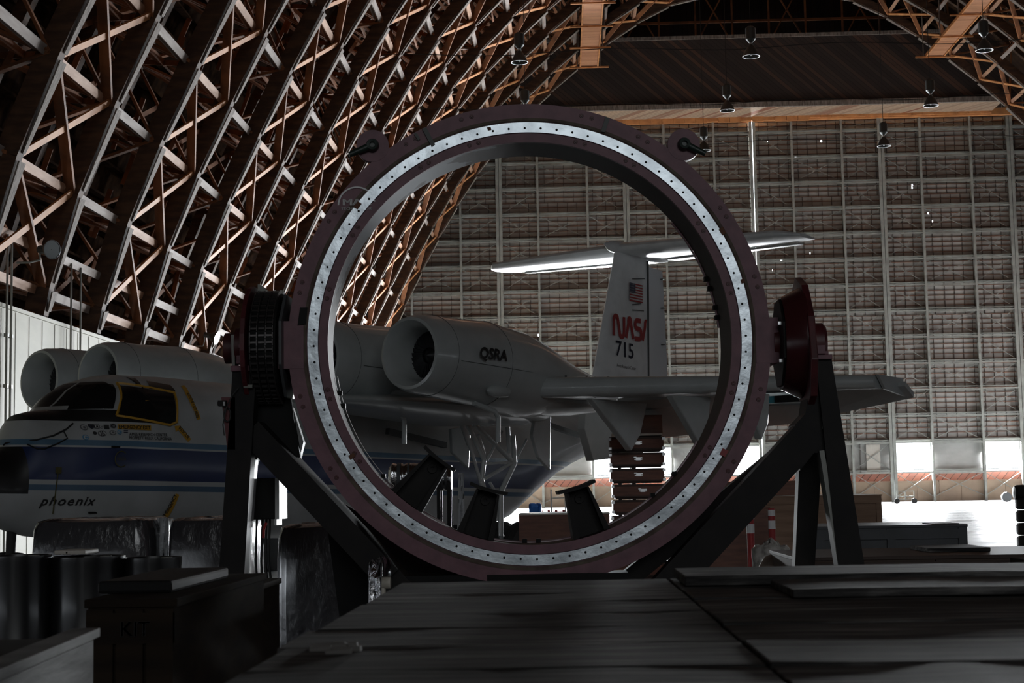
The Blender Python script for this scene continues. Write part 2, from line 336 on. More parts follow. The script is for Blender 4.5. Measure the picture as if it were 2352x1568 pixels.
def arc(s, off=0):
    s = max(0, min(LEN, s)); i = 0
    lo, hi = 0, len(ARC)-1
    while hi-lo > 1:
        m = (lo+hi)//2
        if ARC[m] <= s: lo = m
        else: hi = m
    i = lo; t = (s-ARC[i])/(ARC[i+1]-ARC[i]); a, b = AP[i], AP[i+1]
    x = a[0]+(b[0]-a[0])*t; z = a[1]+(b[1]-a[1])*t; d = Vector((b[0]-a[0], b[1]-a[1])).normalized()
    return Vector((XC + x - d.y*off, 0, z + d.x*off))      # off > 0: outwards
def s_at_z(z):
    for s, p in zip(ARC, AP):
        if p[1] >= z: return s
def P3(s, off, y): v = arc(s, off); v.y = y; return v
NODE0 = s_at_z(11.2); PAN = 3.12
NODES = [NODE0+PAN*j for j in range(-1, 100) if NODE0+PAN*j < LEN-8]
TY = [49.3+5.7*n for n in range(-2, 15)]       # truss planes
DEP = 4.2

def shell():
    mb = MB(); mb.box((30, 40, -.1), (150, 260, .2)); mb.build('floor', M['floor'], kind='structure')
    # roof boarding outside the trusses
    mb = MB(); n = 44; ss = [LEN*i/n for i in range(n+1)]
    inn = [P3(s, DEP+.9, -75) for s in ss]; out = [P3(s, DEP+1.1, -75) for s in ss]
    V = []; F = []
    for i in range(n+1):
        for p in (inn[i], out[i]):
            V.append(p); V.append(Vector((p.x, 139.5, p.z)))
    for i in range(n):
        a = 4*i; b = 4*(i+1)
        F += [(a, a+1, b+1, b), (a+2, b+2, b+3, a+3), (a, b, b+2, a+2), (a+1, a+3, b+3, b+1)]
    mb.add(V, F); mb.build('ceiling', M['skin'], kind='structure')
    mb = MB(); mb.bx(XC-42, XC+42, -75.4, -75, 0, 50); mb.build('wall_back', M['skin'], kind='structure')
    # end wall above the door, dark, outside line of the doors
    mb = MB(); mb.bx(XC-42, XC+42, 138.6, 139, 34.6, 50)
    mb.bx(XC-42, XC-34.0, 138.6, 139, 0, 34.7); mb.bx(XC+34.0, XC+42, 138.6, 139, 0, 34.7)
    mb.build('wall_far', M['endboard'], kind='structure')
    # fascia box above the doors
    fy = 132.6
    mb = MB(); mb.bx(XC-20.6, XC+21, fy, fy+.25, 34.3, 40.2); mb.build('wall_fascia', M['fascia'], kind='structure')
    mb = MB(); mb.bx(XC-21, XC+21, fy-.05, DOOR_Y-1.0, 34.2, 34.32); mb.build('ceiling_soffit', M['soffit'], kind='structure')
    mb = MB(); mb.bx(XC-21, XC+21, fy-.25, fy, 33.98, 34.42); mb.bx(XC-21, XC+21, fy-.12, fy+.02, 40.1, 40.4)
    mb.build('trim_1', M['facing'], kind='structure')
    mb = MB()
    for i in range(42):
        x = XC-21+i
        if random.random() < .85: mb.bx(x, x+.97, DOOR_Y-1.2, DOOR_Y-1.0, 34.0-.25*(i < 26), 34.3)
    mb.bx(XC-24, XC+24, DOOR_Y-1.0, DOOR_Y-.5, 33.9, 34.5)
    mb.build('trim_2', M['brace'], kind='structure')
    # frame of the end wall over the fascia: posts and diagonals
    mb = MB()
    for i in range(14):
        x = XC-21+i*3.2
        mb.beam((x, 134.6, 40.2), (x, 134.6, 46), .16, .16); mb.beam((x, 134.6, 40.2), (x+3.2*(1 if i % 2 else -1), 134.6, 46), .12, .12)
    mb.beam((XC-22, 134.6, 42.2), (XC+22, 134.6, 42.2), .2, .2); mb.build('wall_far_framing', M['web'], kind='structure')
shell()

HOLES = [at(px, py, DOOR_Y) for px, py in ((1764,323),(1887,323),(1828,362),(1856,417),(2096,424),(2096,430),(2133,489),(1795,599),(1775,620),(1861,581),(1237,769),(2142,507))]
def door_leaf(k, num):
    x0 = XC+LEAF*k+.15; x1 = XC+LEAF*(k+1)-.15; Y = DOOR_Y
    root = empty('door_%d' % num, ((x0+x1)/2, Y, 0), kind='structure')
    sid = MB(); cols = [x0, x0+3.3, x1-3.3, x1]; opens = [(cols[0]+.1, cols[1]-.1), (cols[2]+.1, cols[3]-.1)] if k != 0 else [(0, 0), (0, 0)]
    # siding sheets with true openings
    def sheet(xa, xb, za, zb, hs):
        for hp in list(hs):
            if xa < hp.x < xb and za < hp.z < zb:
                sl = .04+.04*random.random(); h2 = .10+.08*random.random()
                a, b, c, d = hp.x-sl, hp.x+sl, hp.z-h2/1.6, hp.z+h2/1.6
                rest = [h for h in hs if h is not hp]
                for q in ((xa, a, za, zb), (b, xb, za, zb), (a, b, za, c), (a, b, d, zb)): sheet(*q, rest)
                return
        if xb-xa > .01 and zb-za > .01: sid.bx(xa, xb, Y+.14, Y+.2, za, zb)
    hs = [h for h in HOLES if x0 < h.x < x1]
    sheet(x0, x1, 5.25, 34.2, hs)
    for a, b in opens:
        pass
    xs = [x0] + [v for ab in opens if ab[0] for v in ab] + [x1]
    if k != 0:
        for i in range(0, len(xs)-1, 2): sheet(xs[i], xs[i+1], 2.6, 5.25, [])
    else: sheet(x0, x1, 2.6, 5.25, [])
    if k not in (-1,): sid.bx(x1-.06, x1+.36, Y+.21, Y+.25, 1.9, 34.2)
    sid.build('siding', M['siding'], root)
    lo = MB(); lo.bx(x0, x1, Y+.14, Y+.2, 1.9, 2.6); lo.build('low_boarding', M['redsiding'], root)
    pl = MB(); pl.bx(x0, x1, Y-.12, Y-.06, .1, 1.9)
    for i in range(6): pl.bx(x0+i*1.9, x0+i*1.9+.06, Y-.16, Y-.12, .1, 1.9)
    pl.build('plywood_skirt', M['plywall'], root)
    g = MB(); z = 5.6
    while z < 34.1:
        g.bx(x0, x1, Y+.0, Y+.14, z, z+.05); z += .43
    g.build('girts', M['rust_girt'], root, kind='stuff')
    g = MB(); z = 5.6; i = 0
    while z < 34:
        x = x0+.45+(.28 if (i//5) % 2 else 0)
        while x < x1: g.bx(x, x+.04, Y+.06, Y+.14, z, z+.43*5); x += .86
        z += .43*5; i += 1
    if k == 0:
        for xx in (x0+.8, x0+1.6, x1-2.6, x1-1.0): g.bx(xx, xx+.05, Y, Y+.1, 2.6, 5.2)
    g.build('studs', M['stud'], root, kind='stuff')
    for i, c in enumerate(cols):
        cb = MB(); wd = .2 if i in (1, 2) else .26
        cb.bx(c-wd/2, c+wd/2, Y-.62, Y-.5, .05, 33.9); cb.bx(c-.05, c+.05, Y-.5, Y+.1, .05, 33.9)
        cb.build('column', M['mesh_steel'], root)
    rows = [32.8-2.3*j for j in range(13)] + [2.6]
    for j, z in enumerate(rows):
        b = MB(); b.bx(x0, x1, Y-.58, Y-.48, z-.05, z+.07); b.bx(x0, x1, Y-.5, Y+.1, z+.2, z+.27)
        b.bx(cols[1], cols[2], Y-.6, Y-.54, z-.13, z-.06)
        b.build('girder', M['mesh_steel'], root)
    rr = [33.9] + rows + [.3]
    for a in range(3):
        xb = MB()
        for j in range(len(rr)-1):
            if a == 1 and j % 2: continue
            if rr[j] < 5.3 and rr[j] > 5.0 and k != 0 and a != 1: continue
            for s in (0, 1):
                p, q = (cols[a], Y-.3, rr[j+1]+.2), (cols[a+1], Y-.3, rr[j])
                if s: p, q = (cols[a+1], Y-.25, rr[j+1]+.2), (cols[a], Y-.25, rr[j])
                xb.beam(p, q, .05, .06, (0, 1, 0))
        xb.build('cross_bracing', M['mesh_steel'], root, kind='stuff')
    if k == 0:
        wb = MB(); wb.bx(x0+7.6+1.3, x0+7.6+2.5, Y-.2, Y-.12, 2.7, 5.1); wb.build('loose_panel', M['whiteboard'], root)
for num, k in enumerate(range(-3, 3)): door_leaf(k, num+1)

# ------------------------------------------------------------------ trusses
def truss(i, y):
    n = len(TY)-i
    root = empty('arch_truss', (XC-33.3, y, 7.4), label='great timber arch truss, the %s one back from the tall hangar doors' % ORD[n-1], cat='roof truss', group='timber arch trusses')
    s0 = s_at_z(7.4); s1 = LEN-s0
    seg = [s0]+[s for s in NODES if s > s0+.5]
    ic = MB(); oc = MB(); fc = MB(); wb = MB(); rnd = random.Random(i)
    for a, b in zip(seg, seg[1:]+[s1]):
        if b <= a: continue
        p = P3(a, .3, y); q = P3(b, .3, y); out = (P3((a+b)/2, 1, y)-P3((a+b)/2, 0, y))
        ic.beam(p+out*.04, q+out*.04, .44, .66, out)
        oc.beam(P3(a, DEP, y), P3(b, DEP, y), .4, .45, out)
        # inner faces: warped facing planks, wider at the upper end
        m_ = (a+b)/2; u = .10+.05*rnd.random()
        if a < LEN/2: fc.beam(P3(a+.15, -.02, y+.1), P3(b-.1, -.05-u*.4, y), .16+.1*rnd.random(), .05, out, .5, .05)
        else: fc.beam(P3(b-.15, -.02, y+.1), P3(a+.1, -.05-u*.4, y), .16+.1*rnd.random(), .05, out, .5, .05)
    ns = [s for s in seg]
    for j, s in enumerate(ns[:-1]):
        wb.beam(P3(s, .3, y-.18), P3(s, DEP, y-.18), .09, .24, (0, 1, 0)); wb.beam(P3(s, .3, y+.18), P3(s, DEP, y+.18), .09, .24, (0, 1, 0))
        a, b = (s, ns[j+1]) if j % 2 else (ns[j+1], s)
        wb.beam(P3(a, .3, y-.12), P3(b, DEP, y-.12), .10, .26, (0, 1, 0))
    ic.build('inner_chord', M['chord'], root); oc.build('outer_chord', M['chord'], root)
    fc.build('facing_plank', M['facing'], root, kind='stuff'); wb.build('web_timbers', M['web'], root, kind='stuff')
for i, y in enumerate(TY): truss(i, y)

# longitudinal beams, one run per node line; the bays alternate between pale and grey boards
def in_view_side(s): return True
NL = [s_at_z(8.05), s_at_z(9.3)] + [s for s in NODES]
for j, s in enumerate(NL):
    if s < s_at_z(8)-.01 or (j > 1 and s < s_at_z(9.8)): continue
    right = s > LEN/2
    p0 = arc(s)
    root = empty('purlin_run', (p0.x, TY[0], p0.z), label='long horizontal timber run between the arch trusses, %s panel line up the %s side' % (ORD[min(j if not right else len(NL)-j, 19)], 'right' if right else 'left'), cat='roof beam', group='purlin runs along the arches')
    mb = MB(); mg = MB(); out = P3(s, 1, 0)-P3(s, 0, 0)
    for i in range(len(TY)-1):
        y0, y1 = TY[i]+.3, TY[i+1]-.26
        if right and y0 < 85: continue
        t = mb if (i+1) % 2 == 0 else mg
        t.beam(P3(s, .45, y0), P3(s, .45, y1), .08, .28, (out.z, 0, -out.x)); 
        t.beam(P3(s, .75, y0), P3(s, .75, y1), .08, .22, (out.z, 0, -out.x))
    mb.build('pale_beam', M['purlin'], root, kind='stuff'); mg.build('grey_beam', M['purlin_grey'], root, kind='stuff')
# X braces in every other bay
cnt = 0
NX = [s for s in NODES]
for i in range(len(TY)-1):
    if i % 2 != 1: continue
    y0, y1 = TY[i]+.2, TY[i+1]-.2
    base = None
    for j in range(len(NX)-1):
        a, b = NX[j], NX[j+1]
        right = a > LEN/2
        if right and (y0 < 85 or P3(a, 0, 0).z < 28): continue
        if y0 < 60 and P3(a, 0, 0).z > 1.7+.36*y1+2: continue
        out = P3((a+b)/2, 1, 0)-P3((a+b)/2, 0, 0)
        if right: a, b = b, a
        r = empty('cross_brace', P3(a, .2, y0), label='X brace between %s and %s arches from the doors, %s panel up%s' % (ORD[len(TY)-2-i], ORD[len(TY)-1-i], ORD[min(19, (j if not right else len(NX)-j)+1)], ', right side' if right else ''), cat='brace', group='X braces between the arch trusses')
        mb = MB(); mb.beam(P3(a, .22, y0), P3(b, .22, y1), .24, .07, out); mb.build('rising_brace', M['brace'], r)
        mb = MB(); mb.beam(P3(b, .30, y0), P3(a, .30, y1), .10, .36, out); mb.build('falling_brace', M['web'], r); 
        cnt += 1
# sway braces and outer purlins: the thicket behind the inner chords, one set per bay
for i in range(len(TY)-1):
    y0, y1 = TY[i], TY[i+1]
    root = empty('bay_framing', (XC-35, y0, 9), label='thicket of secondary roof timbers behind the arches, the %s bay back from the tall doors' % ORD[len(TY)-2-i], cat='roof framing', group='roof framing bays')
    a_ = MB(); b_ = MB(); k = 0; s = s_at_z(8)
    rnd = random.Random(50+i)
    while s < LEN-s_at_z(8):
        if not (s > LEN/2 and y1 < 85):
            b_.beam(P3(s, DEP+.45, y0), P3(s, DEP+.45, y1), .1, .3, (1, 0, 0))
        s += 1.15; k += 1
    for j, s in enumerate(NODES):
        if s > LEN/2 and y1 < 85: continue
        a_.beam(P3(s, DEP*.52, y0), P3(s, DEP*.52, y1), .09, .2)
        a_.beam(P3(s, .4, y0+.2), P3(s, DEP, y1-.2), .08, .2); a_.beam(P3(s, DEP, y0+.2), P3(s, .4, y1-.2), .2, .07)
        if j % 2 == 0 and j+1 < len(NODES): a_.beam(P3(s, DEP, y0), P3(NODES[j+1], DEP, y1), .08, .2)
        for q in range(3):
            ss = s+PAN*rnd.random(); o_ = DEP-rnd.random()*1.5; ya = y0+rnd.random()*4
            a_.beam(P3(ss, o_, ya), P3(ss+rnd.uniform(.6, 1.8), o_+.1, ya+rnd.uniform(-.3, .6)), .06, .2)
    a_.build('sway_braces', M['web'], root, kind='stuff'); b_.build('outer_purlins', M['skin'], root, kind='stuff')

# ------------------------------------------------------------------ walkways under the roof
def catwalk(x, z, y0, y1, lab):
    root = empty('catwalk', (x, y1, z), label=lab, cat='walkway', group='high walkways')
    mb = MB(); mb.bx(x-.66, x+.66, y0, y1, z-.04, z+.04); mb.build('plank_deck', M['catwalk'], root)
    mb = MB()
    for sx in (-.72, .72): mb.bx(x+sx-.05, x+sx+.05, y0, y1+.3, z-.12, z+.12)
    y = y1
    while y > y0: mb.bx(x-1.6, x+1.6, y-.06, y+.06, z-.22, z-.1); y -= 5.7
    mb.build('side_rail', M['brace'], root)
    y = y1
    while y > y0:
        h = MB(); h.beam((x+.95, y, z-.2), (x+.95, y, z+5.5), .08, .08); h.beam((x-.95, y, z-.2), (x-.95, y, z+5.5), .08, .08); h.build('hanger', M['facing'], root); y -= 5.7
p = at(1353, 150, 126); catwalk(p.x, p.z, 60, 126, 'orange planked walkway hung under the roof, left of the two')
p = at(2148, 126, 126); catwalk(p.x, p.z, 60, 126, 'orange planked walkway hung under the roof, right of the two')
# white posts near the left walkway
for px, y0_, y1_ in ((1243, 0, 185), (1308, 0, 120)):
    a = at(px, y1_, 126); mb = MB(); mb.beam(a, (a.x, a.y, a.z+8), .14, .14)
    mb.build('hanger_post', M['facing'], label='pale vertical roof hanger, %s of the left walkway' % ('further left' if px < 1300 else 'just left'), cat='post')

# ------------------------------------------------------------------ office block wall on the left
XW = XC-33.85
mb = MB(); mb.bx(XW-.25, XW, 20, 131, 0, 7.35)
mb.build('wall_left', M['officewall'], kind='structure')
mb = MB(); y = 21
while y < 130: mb.bx(XW, XW+.012, y, y+.03, 0, 7.3); y += 1.22
mb.bx(XW-.3, XW+.06, 20, 131, 7.33, 7.45); mb.build('trim_3', M['officewall'], kind='structure')
for i, px in enumerate((12, 22, 160, 182)):
    q = at(px, 760, 1); Y = (XW+.12)/q.x; a = at(px, 760, Y)
    mb = MB(); mb.tube([(XW+.16, Y, .0), (XW+.16, Y, 9.5)], .035, 8)
    for zz in (3, 5, 6.5): mb.box((XW+.16, Y, zz), (.12, .14, .1))
    mb.build('conduit_pipe', M['mesh_steel'], label='grey conduit up the cream wall, %s from the left edge' % ORD[i], cat='pipe', group='conduits on the cream wall')

# ------------------------------------------------------------------ hanging lamps
def bell(root, c, r, lit=None, d=Vector((0, 0, -1))):
    d = d.normalized(); u = d.cross(Vector((0, 1, .01))).normalized(); v = d.cross(u)
    def ring_(rr, t, n=20): return [c + d*t + (u*cos(2*pi*k/n)+v*sin(2*pi*k/n))*rr for k in range(n)]
    mb = MB(); mb.loft([ring_(a*r, t*r) for a, t in ((.12, -1.45), (.2, -1.4), (.3, -1.25), (.55, -.98), (.78, -.55), (.94, -.15), (1, 0), (.97, 0), (.9, -.15), (.5, -.95), (.2, -1.2))], False)
    mb.build('reflector', M['lampshell'], root)
    mb = MB(); mb.loft([ring_(1.0*r, -.015*r), ring_(1.02*r, 0), ring_(1.0*r, .015*r), ring_(.95*r, .01*r)], False); mb.build('rim', M['lamprim'], root)
    if lit is not None: mb = MB(); mb.loft([ring_(.01, -.05), ring_(.93*r, -.02)], False); mb.build('lens', M['lit' if lit else 'lens'], root)
    else:
        mb = MB(); mb.loft([ring_(.001, -.05*r), ring_(.1*r, -.12*r), ring_(.14*r, -.35*r), ring_(.06*r, -.7*r)], False); mb.build('bulb', M['lamprim'], root)
    return u, v
ROWN = {0: 'nearest', 1: 'middle', 2: 'farthest'}
LAMPS = [(0, 662, 140), (0, 1193, 130), (0, 1725, 114), (0, 2260, 92), (1, 745, 268), (1, 1206, 232), (1, 1670, 233), (1, 2137, 219), (2, 790, 360), (2, 1617, 342), (2, 2030, 325)]
names = {0: ['leftmost', 'second from left', 'third from left', 'rightmost'], 1: ['leftmost', 'second from left', 'third from left', 'rightmost'], 2: ['left one', 'middle one', 'right one']}
idx = {0: 0, 1: 0, 2: 0}
for row, px, py in LAMPS:
    Y = (82.6, 94.7, 106)[row]; c = at(px, py, Y); c.z = 24.6
    root = empty('pendant_lamp', c, label='dark bell-shaped hangar lamp, %s in the %s hanging row' % (names[row][idx[row]], ROWN[row]), cat='lamp', group='hanging bell lamps'); idx[row] += 1
    bell(root, c, .46)
    mb = MB(); mb.tube([c+Vector((0, 0, .6)), c+Vector((0, 0, .78))], .08, 8); mb.build('socket', M['lamprim'], root)
    mb = MB(); mb.tube([c+Vector((0, 0, .75)), c+Vector((0, 0, .95)), c+Vector((0, 0, 1.55)), c+Vector((0, 0, 1.65))], [.1, .27, .27, .15], 10)
    mb.beam(c+Vector((.25, 0, 1.2)), c+Vector((.1, 0, .65)), .03, .03); mb.build('ballast', M['lampshell'], root)
    zt = 42 if abs(c.x-XC) < 8 else max(26, [z for z, w_ in HW if w_ > abs(c.x-XC)][-1]+3) if abs(c.x-XC) < 33 else 28
    mb = MB(); mb.tube([c+Vector((0, 0, 1.6)), (c.x, c.y, zt)], .02, 5); mb.build('cord', M['cable'], root)
for row, Y in ((0, 82.6), (1, 94.7), (2, 106)):
    z = 25.1; x0 = XC-26.5; pts = []
    for i in range(50):
        x = x0+i*1.09; pts.append((x, Y-.1, z+.12*cos(2*pi*(x-x0)/12.2)))
    mb = MB(); mb.tube([(x0-3, Y, z-1)]+pts, .024, 5); mb.build('lamp_cable', M['cable'], label='thin black cable slung along the %s row of hanging lamps' % ROWN[row], cat='cable')

def flood(px, py, Y, r, d, lit, lab):
    c = at(px, py, Y); root = empty('flood_lamp', c, label=lab, cat='lamp', group='wall flood lamps')
    d = Vector(d).normalized(); bell(root, c, r, lit, d)
    mb = MB(); b0 = c-d*r*1.1; mb.tube([b0, b0-d*.3], .12, 8); mb.build('ballast', M['lampshell'], root)
    mb = MB(); w_ = Vector((c.x-1.0, c.y, c.z-.35)); mb.tube([b0-d*.3, b0-d*.3+Vector((0, 0, -.3)), w_+Vector((.35, 0, 0)), w_], .03, 6); mb.build('bracket_arm', M['mesh_steel'], root)
flood(120, 573, 43, .27, (.80, -.62, -.12), False, 'unlit flood lamp with pale glass on an arm, high above the cream wall')
flood(499, 776, 70, .31, (.96, -.16, -.3), True, 'lit white flood lamp glowing above the aircraft engine pods')
flood(486, 779, 72, .13, (.95, -.2, -.3), True, 'small lit lamp just left of the glowing flood lamp')
# ------------------------------------------------------------------ the aircraft (local frame: x to the nose, y to port, z up)
APSI, APIT, AROL = .595, .022, .009
h_ = Vector((-sin(APSI), -cos(APSI), 0)); l_ = Vector((cos(APSI), -sin(APSI), 0)); A0 = Vector((-6.666, 28.9, .025))
def a2w(x, y, z):
    y, z = y*cos(AROL)+z*sin(AROL), -y*sin(AROL)+z*cos(AROL)
    x, z = x*cos(APIT)-z*sin(APIT), x*sin(APIT)+z*cos(APIT)
    return A0+h_*x+l_*y+Vector((0, 0, z))
_c = [a2w(1, 0, 0)-A0, a2w(0, 1, 0)-A0, a2w(0, 0, 1)-A0]
AM = Matrix(((_c[0].x, _c[1].x, _c[2].x, A0.x), (_c[0].y, _c[1].y, _c[2].y, A0.y), (_c[0].z, _c[1].z, _c[2].z, A0.z), (0, 0, 0, 1)))
AI = AM.inverted()
def inv(px, py, ax, c):
    d = AI.to_3x3() @ ray(px, py); e = AI @ EYE; t = (c-e[ax])/d[ax]; return e+d*t
plane = bpy.data.objects.new('research_aircraft', None); COL.objects.link(plane); plane.matrix_world = AM
tag(plane, 'grey and white four-engined jet research aircraft with blue stripes, seen behind the big ring', 'aircraft')
bpy.context.view_layer.update()
def ap(mb, name, mats, parent=None, **k): return mb.build(name, mats, parent or plane, world=False, **k)
# x, zbot, ztop, halfwidth, exponent
FS = [(5.45, 1.86, 1.94, .03, 2), (5.38, 1.68, 2.04, .12, 2), (5.15, 1.48, 2.12, .26, 2.1), (4.9, 1.33, 2.18, .38, 2.1), (4.62, 1.19, 2.26, .50, 2.1), (4.46, 1.12, 2.36, .56, 2.1), (4.32, 1.07, 2.64, .62, 2.1), (4.15, 1.02, 2.97, .70, 2.1), (3.9, .97, 3.03, .84, 2.2),
      (3.6, .94, 3.07, 1.02, 2.5), (3.42, .93, 3.2, 1.1, 2.6), (3.2, .91, 3.42, 1.19, 2.7), (2.9, .9, 3.60, 1.29, 2.7), (2.45, .88, 3.73, 1.33, 2.8), (1.5, .87, 3.76, 1.35, 2.9), (0, .87, 3.75, 1.36, 3), (-5, .87, 3.75, 1.36, 3), (-7.4, .9, 3.75, 1.36, 2.9),
      (-8.4, 1.15, 3.76, 1.34, 2.8), (-9.5, 1.75, 3.78, 1.28, 2.6), (-10.5, 2.25, 3.8, 1.2, 2.5), (-12, 2.68, 3.9, 1.02, 2.3), (-14, 3.15, 4.1, .72, 2.1), (-16, 3.6, 4.3, .4, 2), (-17.6, 3.95, 4.35, .12, 2)]
def fsec(x):
    if x >= FS[0][0]: return FS[0][1:]
    for a, b in zip(FS, FS[1:]):
        if b[0] <= x <= a[0]:
            t = (a[0]-x)/(a[0]-b[0]); return tuple(p+(q-p)*t for p, q in zip(a[1:], b[1:]))
    return FS[-1][1:]
def surf(x, z):
    zb, zt, hw, n = fsec(x); zc = (zb+zt)/2; hz = (zt-zb)/2; t = min(.9995, abs(z-zc)/hz)
    return hw*(1-t**n)**(1/n)
def on_fus(px, py):
    y = 1.33
    for _ in range(12):
        p = inv(px, py, 1, y); y = y*.4+.6*surf(p.x, p.z)
    return p.x, p.z
def fus_patch(mb, quad, n=12, off=.022, pix=True):
    """quad: four corners (pixels or x,z) going round; grid laid on the port skin"""
    q = [Vector(on_fus(*c)) if pix else Vector(c) for c in quad]; V = []; F = []
    for i in range(n+1):
        for j in range(n+1):
            u, v = i/n, j/n; p = (q[0]*(1-u)+q[1]*u)*(1-v)+(q[3]*(1-u)+q[2]*u)*v
            V.append((p.x, surf(p.x, p.y)+off, p.y))
    for i in range(n):
        for j in range(n): a = i*(n+1)+j; F.append((a, a+1, a+n+2, a+n+1))
    mb.add(V, F, True); return mb
def fus_text(mb, txt, c0, c1, hz, **k):
    """text whose baseline runs between two pixels on the skin"""
    V, F, wd = text_geo(txt, **k); a, b = Vector(on_fus(*c0)), Vector(on_fus(*c1)); d = b-a; L_ = d.length; d.normalize(); up = Vector((d.y, -d.x))
    if up.y < 0: up = -up
    P = []
    for u, v in V:
        p = a+d*(u*L_/wd)+up*(v*hz); P.append((p.x, surf(p.x, p.y)+.032, p.y))
    mb.add(P, F); return mb
def build_aircraft():
    xs = [5.45, 5.43, 5.38, 5.28, 5.15, 5.05, 4.9, 4.75, 4.62, 4.54, 4.46, 4.39, 4.32, 4.24, 4.15, 4.05, 3.9, 3.75, 3.6, 3.51, 3.42, 3.3, 3.2, 3.05, 2.9, 2.65, 2.45, 2, 1.5, .8, 0, -2, -4, -6, -7, -7.8, -8.4, -9, -9.6, -10.2, -11, -12, -13, -14, -15, -16, -17, -17.6]
    rings = []; n = 104
    for x in xs:
        zb, zt, hw, e = fsec(x); zc = (zb+zt)/2; hz = (zt-zb)/2; r = []
        for k in range(n):
            a = 2*pi*k/n; c, s = cos(a), sin(a); r.append(Vector((x, hw*math.copysign(abs(c)**(2/e), c), zc+hz*math.copysign(abs(s)**(2/e), s))))
        rings.append(r)
    mb = MB(); mb.loft(rings); fus = ap(mb, 'fuselage', M['fuselage'])
    # cockpit glazing
    def win(quad, nm='cockpit_window', m=M['glass']): mb = MB(); fus_patch(mb, quad, off=.034); return ap(mb, nm, m)
    win([(152, 940), (184, 883), (256, 882), (257, 938)])
    sw = win([(268, 884), (394, 903), (400, 974), (268, 956)], 'side_window')
    win([(286, 866), (306, 868), (322, 886), (312, 884)], 'roof_window'); win([(333, 874), (388, 884), (400, 898), (340, 892)], 'roof_window')
    # yellow frame of the side window, its arrows and notices
    fr = [(265, 879), (397, 901), (404, 968), (387, 976), (265, 954)]
    mb = MB(); P = [on_fus(*c) for c in fr]
    for a, b in zip(P, P[1:]+P[:1]):
        a, b = Vector(a), Vector(b); Q = [a.lerp(b, t/8) for t in range(9)]
        for u, v in zip(Q, Q[1:]): mb.beam((u.x, surf(*u)+.03, u.y), (v.x, surf(*v)+.03, v.y), .03, .035)
    ap(mb, 'yellow_frame', M['yellow'], sw)
    mb = MB(); a = on_fus(325, 890); b = on_fus(330, 965); mb.beam((a[0], surf(*a)+.02, a[1]), (b[0], surf(*b)+.02, b[1]), .02, .05); ap(mb, 'centre_bar', M['black'], sw)
    c = Vector(on_fus(332, 920)); mb = MB()
    pts = [(c.x-.12*cos(t), surf(c.x, c.y)+.03, c.y-.10*sin(t)) for t in [pi*.0+i*pi/16 for i in range(9)]]; mb.tube(pts+[(c.x, pts[0][1], c.y)]+pts[:1], .012, 5); ap(mb, 'yellow_handle', M['yellow'], sw)
    mb = MB(); fus_patch(mb, [(268, 985), (345, 988), (345, 976), (268, 974)]); e = ap(mb, 'exit_plate', M['yellow'])
    mb = MB(); fus_text(mb, 'EMERGENCY EXIT', (270, 984), (343, 986), .062, bold=.05); ap(mb, 'exit_lettering', M['text'], e)
    mb = MB(); fus_patch(mb, [(402, 981), (412, 979), (437, 1008), (430, 1015)]); ar = ap(mb, 'rescue_arrow', M['yellow'])
    mb = MB(); fus_patch(mb, [(399, 978), (413, 977), (410, 984), (402, 992)]); ap(mb, 'arrow_head', M['yellow'], ar)
    mb = MB(); fus_text(mb, 'RESCUE', (407, 984), (429, 1009), .07, bold=.02); ap(mb, 'rescue_lettering', M['text'], ar)
    mb = MB()
    for a, b in (((413, 886), (425, 906)), ((425, 906), (437, 930)), ((437, 930), (447, 950)), ((447, 950), (451, 964))):
        dx = 8; fus_patch(mb, [a, (a[0]+dx, a[1]-2), (b[0]+dx, b[1]-2), b])
    er = ap(mb, 'cut_here_strip', M['yellow']); mb = MB(); fus_text(mb, 'RESCUE CUT HERE', (425, 902), (448, 960), .07, bold=.02); ap(mb, 'strip_lettering', M['text'], er)
    mb = MB(); fus_patch(mb, [(402, 1133), (410, 1136), (378, 1196), (370, 1190)]); lo = ap(mb, 'lower_yellow_strip', M['yellow'])
    mb = MB(); fus_text(mb, 'EMERGENCY', (374, 1190), (404, 1137), .08, bold=.02); ap(mb, 'lower_strip_lettering', M['text'], lo)
    mb = MB(); fus_text(mb, 'AMES RESEARCH CENTER', (294, 1000), (382, 1002), .052, bold=.01); fus_text(mb, 'MOFFETT FIELD, CALIFORNIA', (294, 1008), (392, 1011), .052, bold=.01); ap(mb, 'research_center_lettering', M['text'])
    mb = MB(); fus_text(mb, "phoenix", (88, 1160), (214, 1160), .15, shear=.25, space=1.2, bold=.03); ap(mb, 'name_lettering', M['text'])
    # badges
    def badge(px, py, r, m, m2, shape='round'):
        x, z = on_fus(px, py); mb = MB(); s = .0054*r
        def disc(k, o):
            nn = 20; V = [(x+k*s*cos(2*pi*i/nn)*(1.25 if shape == 'oval' else 1), surf(x+k*s*cos(2*pi*i/nn)*(1.25 if shape == 'oval' else 1), z+k*s*sin(2*pi*i/nn))+o, z+k*s*sin(2*pi*i/nn)) for i in range(nn)]
            if shape == 'square': V = [(x+a*k*s, surf(x+a*k*s, z+b*k*s)+o, z+b*k*s) for a, b in ((-1, -1), (1, -1), (1, 1), (-1, 1))]
            if shape == 'shield': V = [(x+a*k*s, surf(x+a*k*s, z+b*k*s)+o, z+b*k*s) for a, b in ((-1, 1), (-1, -.1), (-.5, -.8), (0, -1.1), (.5, -.8), (1, -.1), (1, 1))]
            mb.add(V, [list(range(len(V)))])
        mb.m = 0; disc(1, .02); mb.m = 1; disc(.72, .027); mb.m = 0; disc(.4, .034)
        ap(mb, 'badge', [m, m2])
    T, Wp, B = M['text'], M['fuselage'], M['stripeblue']
